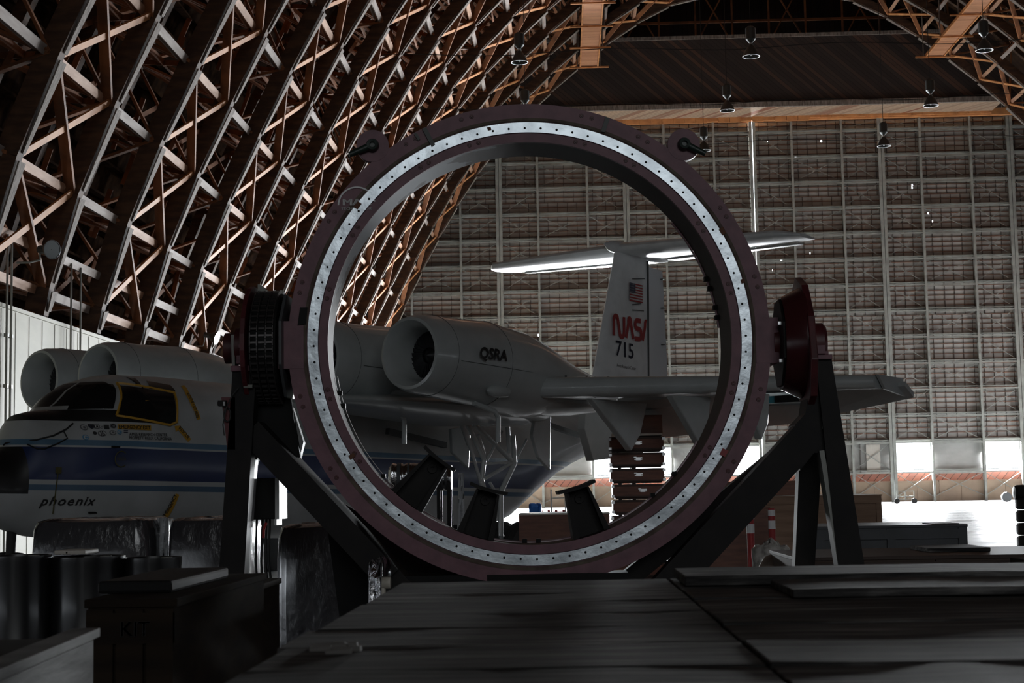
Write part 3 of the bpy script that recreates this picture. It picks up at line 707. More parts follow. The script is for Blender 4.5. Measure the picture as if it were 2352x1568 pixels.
    for b in ((191, 981, 9, M['greybadge'], M['whitepaint']), (208, 979, 7, T, M['navy'], 'shield'), (220, 979, 6, T, M['whitepaint'], 'square'), (231, 980, 5, M['greybadge'], M['whitepaint'], 'shield'), (243, 980, 6.5, T, T, 'square'), (258, 978, 7.5, M['greybadge'], T, 'oval'),
              (195, 1004, 8, B, M['whitepaint']), (216, 994, 5, T, T), (233, 995, 9, M['greybadge'], M['whitepaint'], 'oval'), (257, 993, 7.5, M['greybadge'], M['whitepaint'], 'oval'), (273, 992, 7, B, M['whitepaint'])): badge(*b)
    mb = MB(); fus_text(mb, 'IS', (228, 1000), (239, 1000), .085, bold=.04); ap(mb, 'badge_lettering', T)
    mb = MB()
    for a, b in (((282, 989), (292, 989)), ((282, 993), (292, 993))): fus_patch(mb, [a, b, (b[0], b[1]-1.5), (a[0], a[1]-1.5)], 2)
    ap(mb, 'badge_caption', M['navy'])
    x, z = on_fus(277, 1054); mb = MB(); 
    pts = [(x+.13*cos(2*pi*i/20), surf(x, z)+.02, z+.13*sin(2*pi*i/20)) for i in range(21)]; mb.tube(pts, .01, 5); fus_text(mb, 'NASA', (266, 1057), (287, 1057), .06); ap(mb, 'seal_emblem', M['olive'])
    for px, py, l in ((266, 1026, .18), (212, 1177, .16)):
        x, z = on_fus(px, py); mb = MB(); mb.box((x, surf(x, z)+.01, z), (l, .03, .03)); ap(mb, 'vent_slot', M['black'])
    # static cable draped over the nose
    mb = MB(); cp = []
    for px, py in ((165, 972), (150, 985), (120, 1000), (80, 1010), (40, 1016), (5, 1022)):
        x, z = on_fus(px, py); cp.append((x, surf(x, z)+.03, z))
    mb.tube(cp, .014, 6); cp = []
    for px, py in ((143, 989), (152, 1006), (130, 1018), (100, 1030), (82, 1030), (60, 1020)):
        x, z = on_fus(px, py); cp.append((x, surf(x, z)+.03, z))
    mb.tube(cp, .012, 6); ap(mb, 'nose_cable', M['cable'])
    x, z = on_fus(130, 1080); mb = MB(); mb.tube([(x, surf(x, z)+.05, z+.03), (x, surf(x, z-.6)+.05, z-.7)], .01, 5); mb.box((x, surf(x, z)+.05, z), (.09, .04, .1)); ap(mb, 'probe_tag', M['olive'])
    # engine pods
    def pod(y, x_, nm):
        cz = 4.04; prof = [(-.62, .43, .43, 0), (-.3, .44, .44, 0), (-.08, .49, .49, 0), (.05, .56, .56, 0), (.04, .61, .61, 0), (-.1, .66, .66, 0), (-.45, .69, .69, 0), (-1.0, .72, .715, -.02), (-1.9, .75, .76, -.03), (-2.9, .76, .79, -.14), (-3.4, .75, .72, -.19), (-3.9, .72, .55, -.21), (-4.3, .68, .38, -.20), (-4.75, .62, .20, -.16), (-5.2, .55, .05, -.2)]
        rings = []; n = 48
        for dx, ry, rz, oz in prof: rings.append([Vector((x_+dx, y+ry*cos(2*pi*k/n), cz+oz+rz*sin(2*pi*k/n))) for k in range(n)])
        mb = MB(); mb.loft(rings, False); g = ap(mb, nm, M['aero'])
        mb = MB(); mb.lathe([(0, 0), (.15, -.12), (.16, -.2), (.44, -.22)], (x_-.42, y, cz), 'x', 32)
        for k in range(30):
            a = 2*pi*k/30; mb.beam((x_-.5, y+.14*cos(a), cz+.14*sin(a)), (x_-.56, y+.43*cos(a+.12), cz+.43*sin(a+.12)), .07, .008, (1, .4*sin(a), .4*cos(a)))
        ap(mb, 'fan', M['fan'], g)
        # panel seams and blister
        mb = MB()
        for dx, ry, rz, oz in ((-.45, .693, .693, 0), (-1.9, .754, .764, -.03)):
            mb.tube([(x_+dx, y+ry*cos(t), cz+oz+rz*sin(t)) for t in [2*pi*i/40 for i in range(41)]], .004, 4)
        mb.tube([(x_-.5-i*.35, y+.70+.012*min(i, 4), cz-.12-.01*i) for i in range(10)], .004, 4)
        ap(mb, 'panel_seam', M['seam'], g)
        mb = MB(); bx, bz = x_-1.7, cz-.56; mb.loft([[Vector((bx+dx, y+.58+.0*k+r*.10*cos(2*pi*k/12), bz+r*.10*sin(2*pi*k/12))) for k in range(12)] for dx, r in ((.32, .15), (.22, .9), (0, 1.1), (-.25, .9), (-.3, .2))]); ap(mb, 'blister', M['aero'], g)
        mb = MB(); mb.tube([(x_-1.5, y+.2, 3.28), (x_-2.05, y+.25, 3.16), (x_-2.15, y+.25, 3.06), (x_-2.15, y+.25, 2.62)], .045, 8); ap(mb, 'drain_mast', M['aero'], g)
        return g
    pods = [pod(4.91, 0, 'engine_pod'), pod(2.95, .25, 'engine_pod'), pod(-2.95, .1, 'engine_pod'), pod(-4.91, 0, 'engine_pod')]
    # lettering on the outboard port pod
    V, F, wd = text_geo('QSRA', shear=.28, bold=.06); a = inv(1085, 822, 1, 5.55); b = inv(1150, 830, 1, 5.55); P = []
    for u, v in V:
        x = a.x+(b.x-a.x)*u/wd; z = a.z+(b.z-a.z)*u/wd+v*.2; zc = 4.0; dz = min(.6, abs(z-zc)); P.append((x, 4.91+.755*sqrt(max(0, 1-(dz/.77)**2))+.03, z))
    mb = MB(); mb.add(P, F); ap(mb, 'pod_lettering', M['text'], pods[0])
    # wing: round leading edge, flat section
    def wing(sg):
        mb = MB(); rings = []
        for y, xle, ch, zc, th in ((.6, -2.0, 4.6, 3.66, .42), (5.3, -2.72, 4.1, 3.63, .38), (11.0, -5.05, 1.35, 3.63, .24)):
            r = []; k_ = 10
            for i in range(k_+1):
                t = pi/2+pi*i/k_; r.append(Vector((xle-th*.42+th*.5*(-cos(t))*.84, sg*y, zc+th*.5*sin(t))))
            r = [Vector((xle-th*.45+th*.45*cos(pi/2-pi*i/k_), sg*y, zc+th*.5*sin(pi/2-pi*i/k_))) for i in range(k_+1)]
            r += [Vector((xle-ch*.35, sg*y, zc-th*.42)), Vector((xle-ch*.7, sg*y, zc-th*.1)), Vector((xle-ch*.72, sg*y, zc+th*.35)), Vector((xle-ch*.35, sg*y, zc+th*.58))]
            rings.append(r)
        mb.loft(rings); wg = ap(mb, 'wing', M['aero'])
        mb = MB()
        for y, xle, th in ((6.35, -3.32, .372), (10.4, -4.84, .262)):
            mb.tube([(xle-th*.45+th*.47*cos(t), sg*y, 3.63+th*.51*sin(t)) for t in [pi/2-pi*i/10 for i in range(11)]], .005, 4)
        for i in range(16): mb.box((-3.2-.27*i*.9, sg*(5.9+.3*i), 3.63+.19-.004*i), (.03, .03, .05))
        ap(mb, 'seam_and_bolts', M['seam'], wg)
        return wg
    wp = wing(1); wing(-1)
    # dropped flaps, aileron and the wing tip plate
    mb = MB(); mb.prism([(-5.95, 5.5, 3.45), (-5.95, 8.6, 3.5), (-6.75, 8.6, 3.05), (-6.9, 5.5, 2.85)], (-.03, 0, .09)); ap(mb, 'flap', M['aero'], wp)
    mb = MB(); mb.prism([(-5.6, 5.5, 3.52), (-5.6, 8.6, 3.55), (-5.82, 8.6, 3.45), (-5.9, 5.5, 3.34)], (0, 0, .06)); ap(mb, 'flap_vane', M['aero'], wp)
    mb = MB(); mb.prism([(-5.9, 8.6, 3.52), (-5.95, 11.2, 3.60), (-6.35, 11.2, 3.42), (-6.75, 8.6, 3.05)], (-.03, 0, .08)); ap(mb, 'aileron', M['aero'], wp)
    mb = MB(); mb.prism([(-5.1, 11.02, 3.75), (-6.2, 11.02, 3.76), (-6.3, 11.02, 3.44), (-5.4, 11.02, 3.52)], (0, .05, 0)); ap(mb, 'tip_plate', M['aero'], wp)
    mb = MB(); mb.box((-5.4, 8.9, 3.38), (1.3, .9, .05)); mb.box((-4.8, 9.6, 3.36), (.4, .5, .12)); ap(mb, 'open_underside', M['black'], wp)
    mb = MB(); mb.box((-4.75, 9.3, 3.36), (.18, .5, .12)); ap(mb, 'blue_actuator', M['blueteal'], wp)
    def fair(px0, px1, tip, y, nm='flap_track_fairing'):
        a, b, t = inv(*px0, 1, y), inv(*px1, 1, y), inv(*tip, 1, y); m1 = inv((px1[0]*.35+tip[0]*.65)+8, (px1[1]*.35+tip[1]*.65), 1, y)
        mb = MB(); mb.prism([(p.x, y-.07, p.z) for p in (a, t, m1, b)], (0, .14, 0)); ap(mb, nm, M['aero'], wp, bevel=.02)
    fair((1352, 915), (1480, 925), (1444, 1035), 6.3); fair((1536, 908), (1625, 912), (1604, 1026), 8.0); fair((1700, 905), (1760, 905), (1742, 1010), 9.6)
    # inboard lower panels: wing root underside, pylon bulges and drag plates
    mb = MB(); mb.loft([[Vector((x, 4.91+r*cos(2*pi*k/20), 3.45+rz*sin(2*pi*k/20))) for k in range(20)] for x, r, rz in ((-1.9, .1, .05), (-2.6, .5, .22), (-3.6, .62, .30), (-4.8, .5, .22), (-6, .2, .08))]); ap(mb, 'pod_saddle', M['aero'], wp)
    mb = MB(); mb.loft([[Vector((x, 3.0+1.35*r*cos(2*pi*k/20), 3.32+rz*sin(2*pi*k/20))) for k in range(20)] for x, r, rz in ((.9, .12, .03), (0, .55, .10), (-1.5, .9, .2), (-3.5, 1, .3), (-5.5, .7, .2), (-6.6, .2, .06))]); ap(mb, 'wing_root_fillet', M['aero'], wp)
    def plate(pts, y, nm, th=.08):
        mb = MB(); mb.prism([(q.x, y, q.z) for q in [inv(a, b, 1, y) for a, b in pts]], (0, th, 0)); ap(mb, nm, M['aero'], wp, bevel=.015)
    plate([(1222, 958), (1258, 955), (1257, 1080), (1230, 1050), (1216, 1000)], 3.6, 'gear_door')
    plate([(1330, 925), (1400, 915), (1410, 1050), (1346, 1058), (1326, 985)], 2.6, 'inboard_flap_end', .2)
    plate([(1030, 985), (1075, 975), (1070, 1075), (1033, 1040)], 2.2, 'gear_door')
    mb = MB(); a, b = inv(1230, 965, 1, 2.4), inv(1330, 1000, 1, 2.4); mb.beam((a.x, 2.4, a.z), (b.x, 2.4, b.z), .12, .10); ap(mb, 'flap_rail', M['seam'], wp)
    mb = MB(); a, b = inv(890, 990, 1, 1.6), inv(1022, 1022, 1, 1.6); mb.beam((a.x, 1.6, a.z), (b.x, 1.6, b.z), .1, .12); ap(mb, 'fuselage_rail', M['seam'])
    # main gear struts
    gy = 3.3
    g = MB()
    def st(a, b, r, m=g): p, q = inv(*a, 1, gy), inv(*b, 1, gy); m.tube([p, q], r, 10)
    for a, b, r in (((1060, 968), (1078, 1020), .055), ((1078, 1020), (1105, 1110), .035), ((1072, 968), (1112, 1055), .05), ((1085, 968), (1175, 1058), .05), ((1098, 998), (1112, 1045), .04), ((1153, 990), (1118, 1058), .03), ((1166, 980), (1170, 1040), .045), ((1178, 1000), (1182, 1062), .05), ((1210, 1008), (1190, 1045), .025), ((1112, 1055), (1105, 1110), .05), ((1180, 1060), (1108, 1102), .035), ((1182, 1062), (1150, 1130), .055), ((1115, 1065), (1175, 1060), .022), ((1105, 1100), (1112, 1130), .06), ((1125, 1108), (1145, 1140), .03), ((1165, 1095), (1145, 1140), .03), ((1150, 1130), (1150, 1230), .06)): st(a, b, r)
    gr = ap(g, 'landing_gear_struts', M['aero'])
    mb = MB(); q = inv(1172, 1262, 1, gy); q.z = .5
    for dy in (-.22, .28): mb.lathe([(.0, -.09), (.25, -.1), (.52, -.12), (.6, -.06), (.6, .06), (.52, .12), (.25, .1), (0, .09)], (q.x, gy+dy, .6), 'y', 32)
    ap(mb, 'main_wheel', M['rubber'], gr)
    for a, b in (((1170, 1230), (1172, 1262)),): pass
    mb = MB(); mb.tube([(q.x, gy-.3, .5), (q.x, gy+.3, .5)], .07, 8); mb.tube([inv(1150, 1228, 1, gy), (q.x, gy, .5)], .06, 8); ap(mb, 'axle', M['aero'], gr)
    mb = MB(); mb.tube([(4.2, 0, 1.1), (4.2, 0, .38)], .08, 10)
    for dy in (-.16, .16): mb.lathe([(0, -.07), (.3, -.08), (.36, -.03), (.36, .03), (.3, .08), (0, .07)], (4.2, dy, .36), 'y', 24)
    ap(mb, 'nose_gear', M['rubber'])
    mb = MB()
    for s_ in (-1,): mb.lathe([(.0, -.09), (.42, -.11), (.5, -.06), (.5, .06), (.42, .11), (0, .09)], (q.x, s_*gy, .5), 'y', 24); mb.tube([(q.x, s_*gy, .5), (q.x, s_*gy, 3.3)], .07, 8)
    ap(mb, 'starboard_gear', M['rubber'])
    # fin and rudder
    def slab(mb, pts, th):   # pts (x, z, half thickness factor)
        mb.add([(x, th*k, z) for x, z, k in pts]+[(x, -th*k, z) for x, z, k in pts], [list(range(len(pts))), list(range(len(pts), 2*len(pts)))[::-1]]+[(i, (i+1) % len(pts), len(pts)+(i+1) % len(pts), len(pts)+i) for i in range(len(pts))])
    def foil(z, xl, xt, th, n=9):
        r = []
        for i in range(n+1): u = i/n; r.append(Vector((xl+(xt-xl)*u, th*(1.48*sqrt(u)-.63*u-1.76*u*u+1.42*u**3-.5*u**4)*1.0, z)))
        for i in range(n, 0, -1): u = i/n; p = r[i]; r.append(Vector((p.x, -p.y, z)))
        return r
    mb = MB()
    def ffoil(z, xl, xt, t0):
        r = [Vector((xl, 0, z))]
        for u, k in ((.03, .35), (.1, .62), (.25, .9), (.45, 1), (.8, .8), (1, .62)): r.append(Vector((xl+(xt-xl)*u, t0*k, z)))
        for u, k in ((1, .62), (.8, .8), (.45, 1), (.25, .9), (.1, .62), (.03, .35)): r.append(Vector((xl+(xt-xl)*u, -t0*k, z)))
        return r
    mb.loft([ffoil(3.9, -12.85, -15.7, .2), ffoil(8.25, -14.28, -15.7, .15)]); fin = ap(mb, 'fin', M['aerowhite'])
    mb = MB(); mb.loft([[Vector((-15.72, .12, z)), Vector((xe, .02, z)), Vector((xe, -.02, z)), Vector((-15.72, -.12, z))] for z, xe in ((4.1, -16.98), (7.95, -16.66))], smooth=False); ap(mb, 'rudder', M['rudder'], fin)
    mb = MB(); mb.bx(-15.74, -15.69, -.14, .14, 4.0, 8.1)
    for z in (4.9, 5.9, 6.9, 7.7): mb.bx(-16.6, -16.5, -.13, .13, z, z+.02)
    ap(mb, 'hinge_line', M['seam'], fin)
    mb = MB()
    for i in range(9): mb.box((-14.75-.012*i, .12, 7.0+.13*i), (.07, .03, .012))
    ap(mb, 'vortex_tabs', M['seam'], fin)
    YF = .185
    def ftext(txt, c0, c1, hpx, m, nm, **k):
        a, b = inv(*c0, 1, YF), inv(*c1, 1, YF); t = inv(c0[0], c0[1]-hpx, 1, YF); V, F, wd = text_geo(txt, **k)
        mb = MB(); mb.add([(a.x+(b.x-a.x)*u/wd, YF+.01, a.z+(b.z-a.z)*u/wd+v*(t.z-a.z)) for u, v in V], F); return ap(mb, nm, m, fin)
    ftext('715', (1413, 815), (1455, 824), 36, M['navy'], 'fin_number', bold=.02)
    ftext('Ames Research Center', (1416, 842), (1460, 850), 8, M['text'], 'center_lettering')
    # worm logotype drawn with thick strokes in a box 0..4 wide, 0..1 high
    def worm(mb):
        a = inv(1407, 770, 1, YF); b = inv(1487, 784, 1, YF); t = inv(1407, 723, 1, YF); W_, H_ = b-a, t.z-a.z
        def stroke(pts, w_=.125):
            n = len(pts); L_ = []; R_ = []
            P2 = [Vector((p[0]*(abs(W_.x)), p[1]*H_)) for p in pts]
            for i, p in enumerate(P2):
                d = (P2[min(i+1, n-1)]-P2[max(i-1, 0)]).normalized(); q = Vector((-d.y, d.x)); L_.append(p+q*w_/2); R_.append(p-q*w_/2)
            V = []
            for p in L_+R_: u = p.x/abs(W_.x); V.append((a.x-p.x, YF+.012, a.z+p.y+W_.z*u))
            mb.add(V, [(i, i+1, n+i+1, n+i) for i in range(n-1)])
        def curve(c, rx, ry, a0, a1, k=8): return [(c[0]+rx*cos(radians(a0+(a1-a0)*i/k)), c[1]+ry*sin(radians(a0+(a1-a0)*i/k))) for i in range(k+1)]
        stroke([(.03, 0), (.03, .8)]+curve((.095, .84), .065, .14, 180, 60)+[(.165, .55), (.19, .2)]+curve((.25, .15), .055, .14, 200, 355)+[(.315, .3), (.315, 1)])
        stroke([(.37, 0), (.44, .7)]+curve((.475, .85), .035, .13, 190, -10)+[(.51, .75), (.58, 0)])
        stroke([(.80, .96), (.69, .96)]+curve((.69, .76), .055, .20, 90, 270)+[(.76, .54)]+curve((.76, .29), .055, .25, 90, -90)+[(.62, .04)])
        stroke([(.85, 0), (.92, .7)]+curve((.955, .85), .03, .13, 190, 60))
    mb = MB(); worm(mb); ap(mb, 'red_agency_logotype', M['red'], fin)
    a, b = inv(1445, 690, 1, YF), inv(1475, 655, 1, YF); x0, x1 = a.x, b.x; z0, z1 = a.z+.0, b.z
    fl = MB()
    for i in range(13):
        za = z1-(z1-z0)*(i+1)/13; zb = z1-(z1-z0)*i/13; fl.m = 0 if i % 2 == 0 else 1
        fl.add([(x0, YF+.012, za), (x1, YF+.012, za), (x1, YF+.012, zb), (x0, YF+.012, zb)], [(0, 1, 2, 3)])
    fl.m = 2; xm = x0+(x1-x0)*.45; zm = z1-(z1-z0)*7/13; fl.add([(x0, YF+.016, zm), (xm, YF+.016, zm), (xm, YF+.016, z1), (x0, YF+.016, z1)], [(0, 1, 2, 3)])
    fl.m = 1
    for i in range(5):
        for j in range(4):
            xx = x0+(xm-x0)*(i+.5)/5; zz = zm+(z1-zm)*(j+.5)/4; fl.add([(xx-.012, YF+.02, zz), (xx, YF+.02, zz-.012), (xx+.012, YF+.02, zz), (xx, YF+.02, zz+.012)], [(0, 1, 2, 3)])
    ap(fl, 'flag', [M['red'], M['whitepaint'], M['navy']], fin)
    for c0, c1 in (((1452, 699), (1472, 697)), ((1452, 712), (1478, 714)), ((1452, 640), (1480, 640))):
        a, b = inv(*c0, 1, YF), inv(*c1, 1, YF); mb = MB(); mb.beam((a.x, YF+.01, a.z), (b.x, YF+.01, b.z), .01, .025); ap(mb, 'scrape_mark', M['seam'], fin)
    # tailplane
    def hfoil(y, xl, c, zc, t0):
        r = [Vector((xl, y, zc))]
        for u, k in ((.02, .45), (.08, .8), (.25, 1), (.6, .8), (.85, .4), (1, .08)): r.append(Vector((xl-c*u, y, zc+t0*k)))
        for u, k in ((1, .08), (.85, .4), (.6, .75), (.25, .95), (.08, .75), (.02, .42)): r.append(Vector((xl-c*u, y, zc-t0*k)))
        return r
    mb = MB(); zz = 8.28; mb.loft([hfoil(-4.85, -15.3, .9, zz, .05), hfoil(-4.4, -14.75, 1.6, zz, .10), hfoil(0, -14.2, 2.3, zz, .16), hfoil(4.4, -14.6, 1.6, zz, .10), hfoil(4.85, -15.2, .9, zz, .05)]); tp = ap(mb, 'tailplane', M['aerowhite'])
    mb = MB()
    for s_ in (-1, 1): mb.prism([(-16.45, s_*.3, zz-.02), (-16.2, s_*4.3, zz-.02), (-16.55, s_*4.3, zz+.02), (-17.0, s_*.3, zz+.02)], (0, 0, -.05)); 
    ap(mb, 'elevator', M['aerowhite'], tp)
    mb = MB(); mb.loft([[Vector((x, r*cos(2*pi*k/16), zz+.02+rz*sin(2*pi*k/16))) for k in range(16)] for x, r, rz in ((-13.75, .03, .03), (-14.0, .12, .14), (-15, .2, .22), (-16.3, .14, .16), (-17, .03, .05))]); ap(mb, 'bullet_fairing', M['aerowhite'], tp)
M['stripeblue'] = mat('light blue badge', (.08, .25, .42), .5); M['greybadge'] = mat('grey badge', (.14, .14, .15), .5); M['olive'] = mat('olive marking', (.10, .09, .03), .6)
M['seam'] = mat('dark seam', (.06, .065, .065), .5); M['blueteal'] = mat('teal cap', (.03, .22, .28), .4)
build_aircraft()
# ------------------------------------------------------------------ the big ring
RD = 10.0; RC = at(1219, 783, RD); K = RD/3600*1.0
ring = empty('handling_ring', RC, .066, label='huge dull purple steel ring on end with a bolted silver band round its face', cat='ring')
def rp(mb, name, m, parent=None, **k): return mb.build(name, m, parent or ring, world=False, **k)
RO, S1, S0, RI, DR = 1.548, 1.425, 1.358, 1.297, .44
mb = MB(); mb.lathe([(S0-.004, -.0), (RI, 0), (RI, .03)], (0, 0, 0), 'y', 160); mb.lathe([(S1+.004, 0), (RO, 0), (RO, .05), (RO-.05, .07), (RO-.05, DR-.07), (RO, DR-.05), (RO, DR), (RI, DR)], (0, 0, 0), 'y', 160)
body = rp(mb, 'ring_body', M['ringpurple'])
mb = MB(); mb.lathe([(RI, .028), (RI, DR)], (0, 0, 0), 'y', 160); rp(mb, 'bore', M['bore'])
mb = MB(); mb.lathe([(S0-.006, .012), (S0, -.012), (S1, -.012), (S1+.006, .012)], (0, 0, 0), 'y', 200); band = rp(mb, 'silver_band', M['silver'])
mb = MB(); mb.lathe([(S1+.004, .003), (S1+.012, -.006), (S1+.03, -.004), (S1+.03, .004)], (0, 0, 0), 'y', 160); rp(mb, 'sealant_bead', M['seal'])
# screws
proto = None
for i in range(84):
    a = 2*pi*i/84+.01; r = (S0+S1)/2-.006
    if proto is None:
        mb = MB(); mb.lathe([(.0, -.006), (.006, -.006), (.008, 0)], (0, 0, 0), 'y', 8); proto = rp(mb, 'screw', M['black'], band); o = proto
    else: o = proto.copy(); COL.objects.link(o)
    o.location = (r*cos(a), -.012, r*sin(a))
# ring bolts in pairs
p2 = None; gi = 0
for a0 in (14, 166, 194, 346, 60, 75, 105, 120, 33, 147, 213, 327):
    for da in (-1.1, 1.1):
        for r in (S1+.085, RI+.035):
            a = radians(a0+da*1.2)
            if p2 is None: mb = MB(); mb.lathe([(0, -.008), (.006, -.008), (.008, -.004), (.013, -.004), (.015, 0)], (0, 0, 0), 'y', 12); p2 = rp(mb, 'face_bolt', M['maroon'], body); o = p2
            else: o = p2.copy(); COL.objects.link(o)
            o.location = (r*cos(a), 0, r*sin(a))
# red chips and tape on the band
for ang, r, w_, h2, m, nm in ((29, S1+.01, .05, .03, 'rustchip', 'rust_patch'), (212, S0-.004, .03, .04, 'rustchip', 'rust_patch'), (-31, S1, .05, .04, 'red', 'red_patch'), (141, S1-.01, .05, .03, 'rustchip', 'rust_patch'), (15, S1, .03, .025, 'rustchip', 'rust_patch'), (100, S1-.02, .025, .02, 'rustchip', 'rust_patch'), (173, S1+.04, .12, .05, 'black', 'black_tape'), (115.5, S1+.055, .03, .13, 'tape', 'black_tape'), (118, S1+.09, .02, .05, 'tape', 'black_tape'), (70, S1+.07, .03, .10, 'tape', 'black_tape')):
    a = radians(ang); c = Vector((r*cos(a), -.014, r*sin(a))); u = Vector((cos(a), 0, sin(a))); t = Vector((-sin(a), 0, cos(a))); hw_, hh = (w_/2, h2/2)
    mb = MB(); mb.prism([c-t*hw_-u*hh, c+t*hw_*.8-u*hh*1.1, c+t*hw_+u*hh, c-t*hw_*.9+u*hh*.9], (0, -.003, 0)); rp(mb, nm, M[m], body)
# maker's mark: arc and letters on the upper left of the face
cc = at(822, 476, RD)-RC
mb = MB(); mb.loft([[Vector((cc.x+r*cos(a), -.008, cc.z+r*sin(a))) for r in (.112, .122)] for a in [radians(180-170*i/24) for i in range(25)]], False, False, False)
V, F, wd = text_geo('MAN', bold=.05); mb.add([(cc.x-.092+u*.185/wd, -.008, cc.z-.0+v*.042) for u, v in V], F)
V, F, wd = text_geo('TECHNOLOGIE', bold=.02); mb.add([(cc.x-.1+u*.2/wd, -.008, cc.z-.03+v*.017) for u, v in V], F)
rp(mb, 'painted_mark', M['reflect'])
# lifting lugs with shackle arms
for nm, lx, lz, arm in (('left', at(858, 340, RD).x-RC.x, at(858, 340, RD).z-RC.z, (-.15, -.065)), ('right', at(1573, 327, RD).x-RC.x, at(1573, 327, RD).z-RC.z, (.135, -.07))):
    mb = MB(); mb.lathe([(0, .0), (.105, 0), (.105, .06), (0, .06)], (lx, -.002, lz), 'y', 32); lug = rp(mb, 'lifting_lug', M['ringpurple'])
    mb = MB(); mb.lathe([(.018, -.05), (.035, -.055), (.042, -.03), (.042, -.002)], (lx, 0, lz), 'y', 24); mb.lathe([(0, -.03), (.02, -.03)], (lx, 0, lz), 'y', 16)
    mb.tube([(lx+arm[0]*.2, -.03, lz+arm[1]*.2), (lx+arm[0], -.035, lz+arm[1])], [.024, .018], 12); rp(mb, 'shackle_arm', M['greygreen'], lug)
# trunnion blocks
mb = MB(); mb.bx(-1.625, -1.45, -.005, .28, at(640, 850, RD).z-RC.z, at(640, 742, RD).z-RC.z); rp(mb, 'trunnion_block', M['ringpurple'])
mb = MB(); mb.bx(1.45, 1.60, -.005, .30, at(1780, 830, RD).z-RC.z, at(1780, 725, RD).z-RC.z); rp(mb, 'trunnion_block', M['ringpurple'])
# back rim: pale lip in arcs
for a0, a1 in ((222, 244), (257, 286), (291, 330), (5, 40)):
    mb = MB(); a0, a1 = radians(a0), radians(a1); mb.lathe([(RI-.012, DR-.01), (RI-.012, DR+.012), (RI+.002, DR+.012)], (0, 0, 0), 'y', 30, a0, a1); rp(mb, 'pale_back_lip', M['whitepaint'])
mb = MB(); mb.lathe([(RI-.02, DR-.06), (RI-.02, DR-.02)], (0, 0, 0), 'y', 60, radians(188), radians(226)); rp(mb, 'yellowed_edge_strip', M['cone'])
# support stubs on the lower bore
def stub(px, py, ln=.30):
    q = at(px, py, RD+.45)-RC; a = math.atan2(q.z, q.x); u = Vector((cos(a), 0, sin(a))); t = Vector((-sin(a), 0, cos(a))); y0, y1 = .12, .36
    o = MB(); e = u*(RI+.01); i_ = u*(RI-ln)
    for s_ in (-1, 1): o.prism([e+t*s_*.085+Vector((0, y0, 0)), i_+t*s_*.062+Vector((0, y0, 0)), i_+t*s_*.075+Vector((0, y0, 0)), e+t*s_*.125+Vector((0, y0, 0))], (0, y1-y0, 0))
    o.prism([e-t*.1+Vector((0, .22, 0)), i_-t*.07+Vector((0, .22, 0)), i_+t*.07+Vector((0, .22, 0)), e+t*.1+Vector((0, .22, 0))], (0, .02, 0))
    o.lathe([(.012, -.01), (.03, -.012), (.032, .0)], (i_+u*.06).lerp(i_+u*.06, 1)+Vector((0, .215, 0)), 'y', 16)
    st_ = rp(o, 'saddle_post', M['dark_steel'])
    n = 8; V = []
    pl = MB(); rings = []
    for k in range(n+1):
        s_ = -.125+.25*k/n; b = (s_/.125)**2*.009; c = i_+t*s_+u*(-.0-b)*-1*-1
        rings.append([c+u*.0+Vector((0, y0-.03, 0)), c+Vector((0, y1+.03, 0)), c-u*.022+Vector((0, y1+.03, 0)), c-u*.022+Vector((0, y0-.03, 0))])
    pl.loft(rings, True, False); rp(pl, 'saddle_plate', M['dark_steel'], st_)
stub(962, 1133, .33); stub(1112, 1190, .30); stub(1350, 1190, .30)
for ang in (221, 247, 268, 272, 292, 318, 309, 8, 11, 17, 20, 160+33, 160+37):
    a = radians(ang); mb = MB(); mb.box(((RI-.012)*cos(a), DR-.03, (RI-.012)*sin(a)), (.03, .05, .03)); rp(mb, 'edge_clamp', M['black'])

# ------------------------------------------------------------------ the two stands
def W(px, py, Y=10.0): return at(px, py, Y)
def foot(p, dxdy):      # carry a leg on down to the floor along a slope
    return Vector((p.x-(0-p.z)*0 + (p.z)*dxdy, p.y, 0))
SL = empty('ring_stand', (W(555, 1400).x, 10.2, 0), label='dark steel stand with chain wheel holding the left side of the purple ring', cat='stand')
def wp_(mb, name, m, parent, **k): return mb.build(name, m, parent, **k)
a, b = W(566, 855, 9.95), W(532, 1400, 9.95); d = (b-a)/(b.z-a.z); ft = a+d*(0-a.z)
mb = MB(); mb.beam(a, ft, .15, .14, (0, 1, 0), .17, .14); wp_(mb, 'leg', M['dark_steel'], SL)
a2, b2 = W(600, 985, 10.7), W(612, 1400, 10.9); d = (b2-a2)/(b2.z-a2.z); ft = a2+d*(0-a2.z); ft.y = 11.3
mb = MB(); mb.beam(W(590, 900, 10.4), W(600, 1010, 10.5), .16, .14, (0, 1, 0)); mb.beam(a2, W(560, 1100, 10.6), .1, .1, (0, 1, 0)); wp_(mb, 'gusset', M['dark_steel'], SL)
mb = MB(); mb.beam(W(585, 990, 10.1), W(900, 1325, 10.1), .16, .36, (0, 1, 0)); q = W(940, 1365, 10.1); mb.beam(W(900, 1325, 10.1), (W(1100, 1500, 10.1).x, 10.1, .55), .16, .27, (0, 1, 0)); wp_(mb, 'diagonal_brace', M['dark_steel'], SL)
mb = MB(); mb.bx(W(520, 1200).x, W(1900, 1200).x, 9.98, 10.22, .12, .5); wp_(mb, 'base_beam', M['dark_steel'], SL)
mb = MB(); mb.bx(W(850, 1200).x, W(1440, 1200).x, 9.98, 10.3, .5, 1.17); wp_(mb, 'cradle_beam', M['black'], SL)
mb = MB(); mb.prism([W(740, 1125, 10.5), W(870, 1205, 10.5), W(1010, 1290, 10.5), W(1150, 1325, 10.5), W(1150, 1420, 10.5), W(780, 1420, 10.5)], (0, .06, 0)); wp_(mb, 'black_cover_plate', M['black'], SL)  # black plate added to darken the bright floor gap below the ring
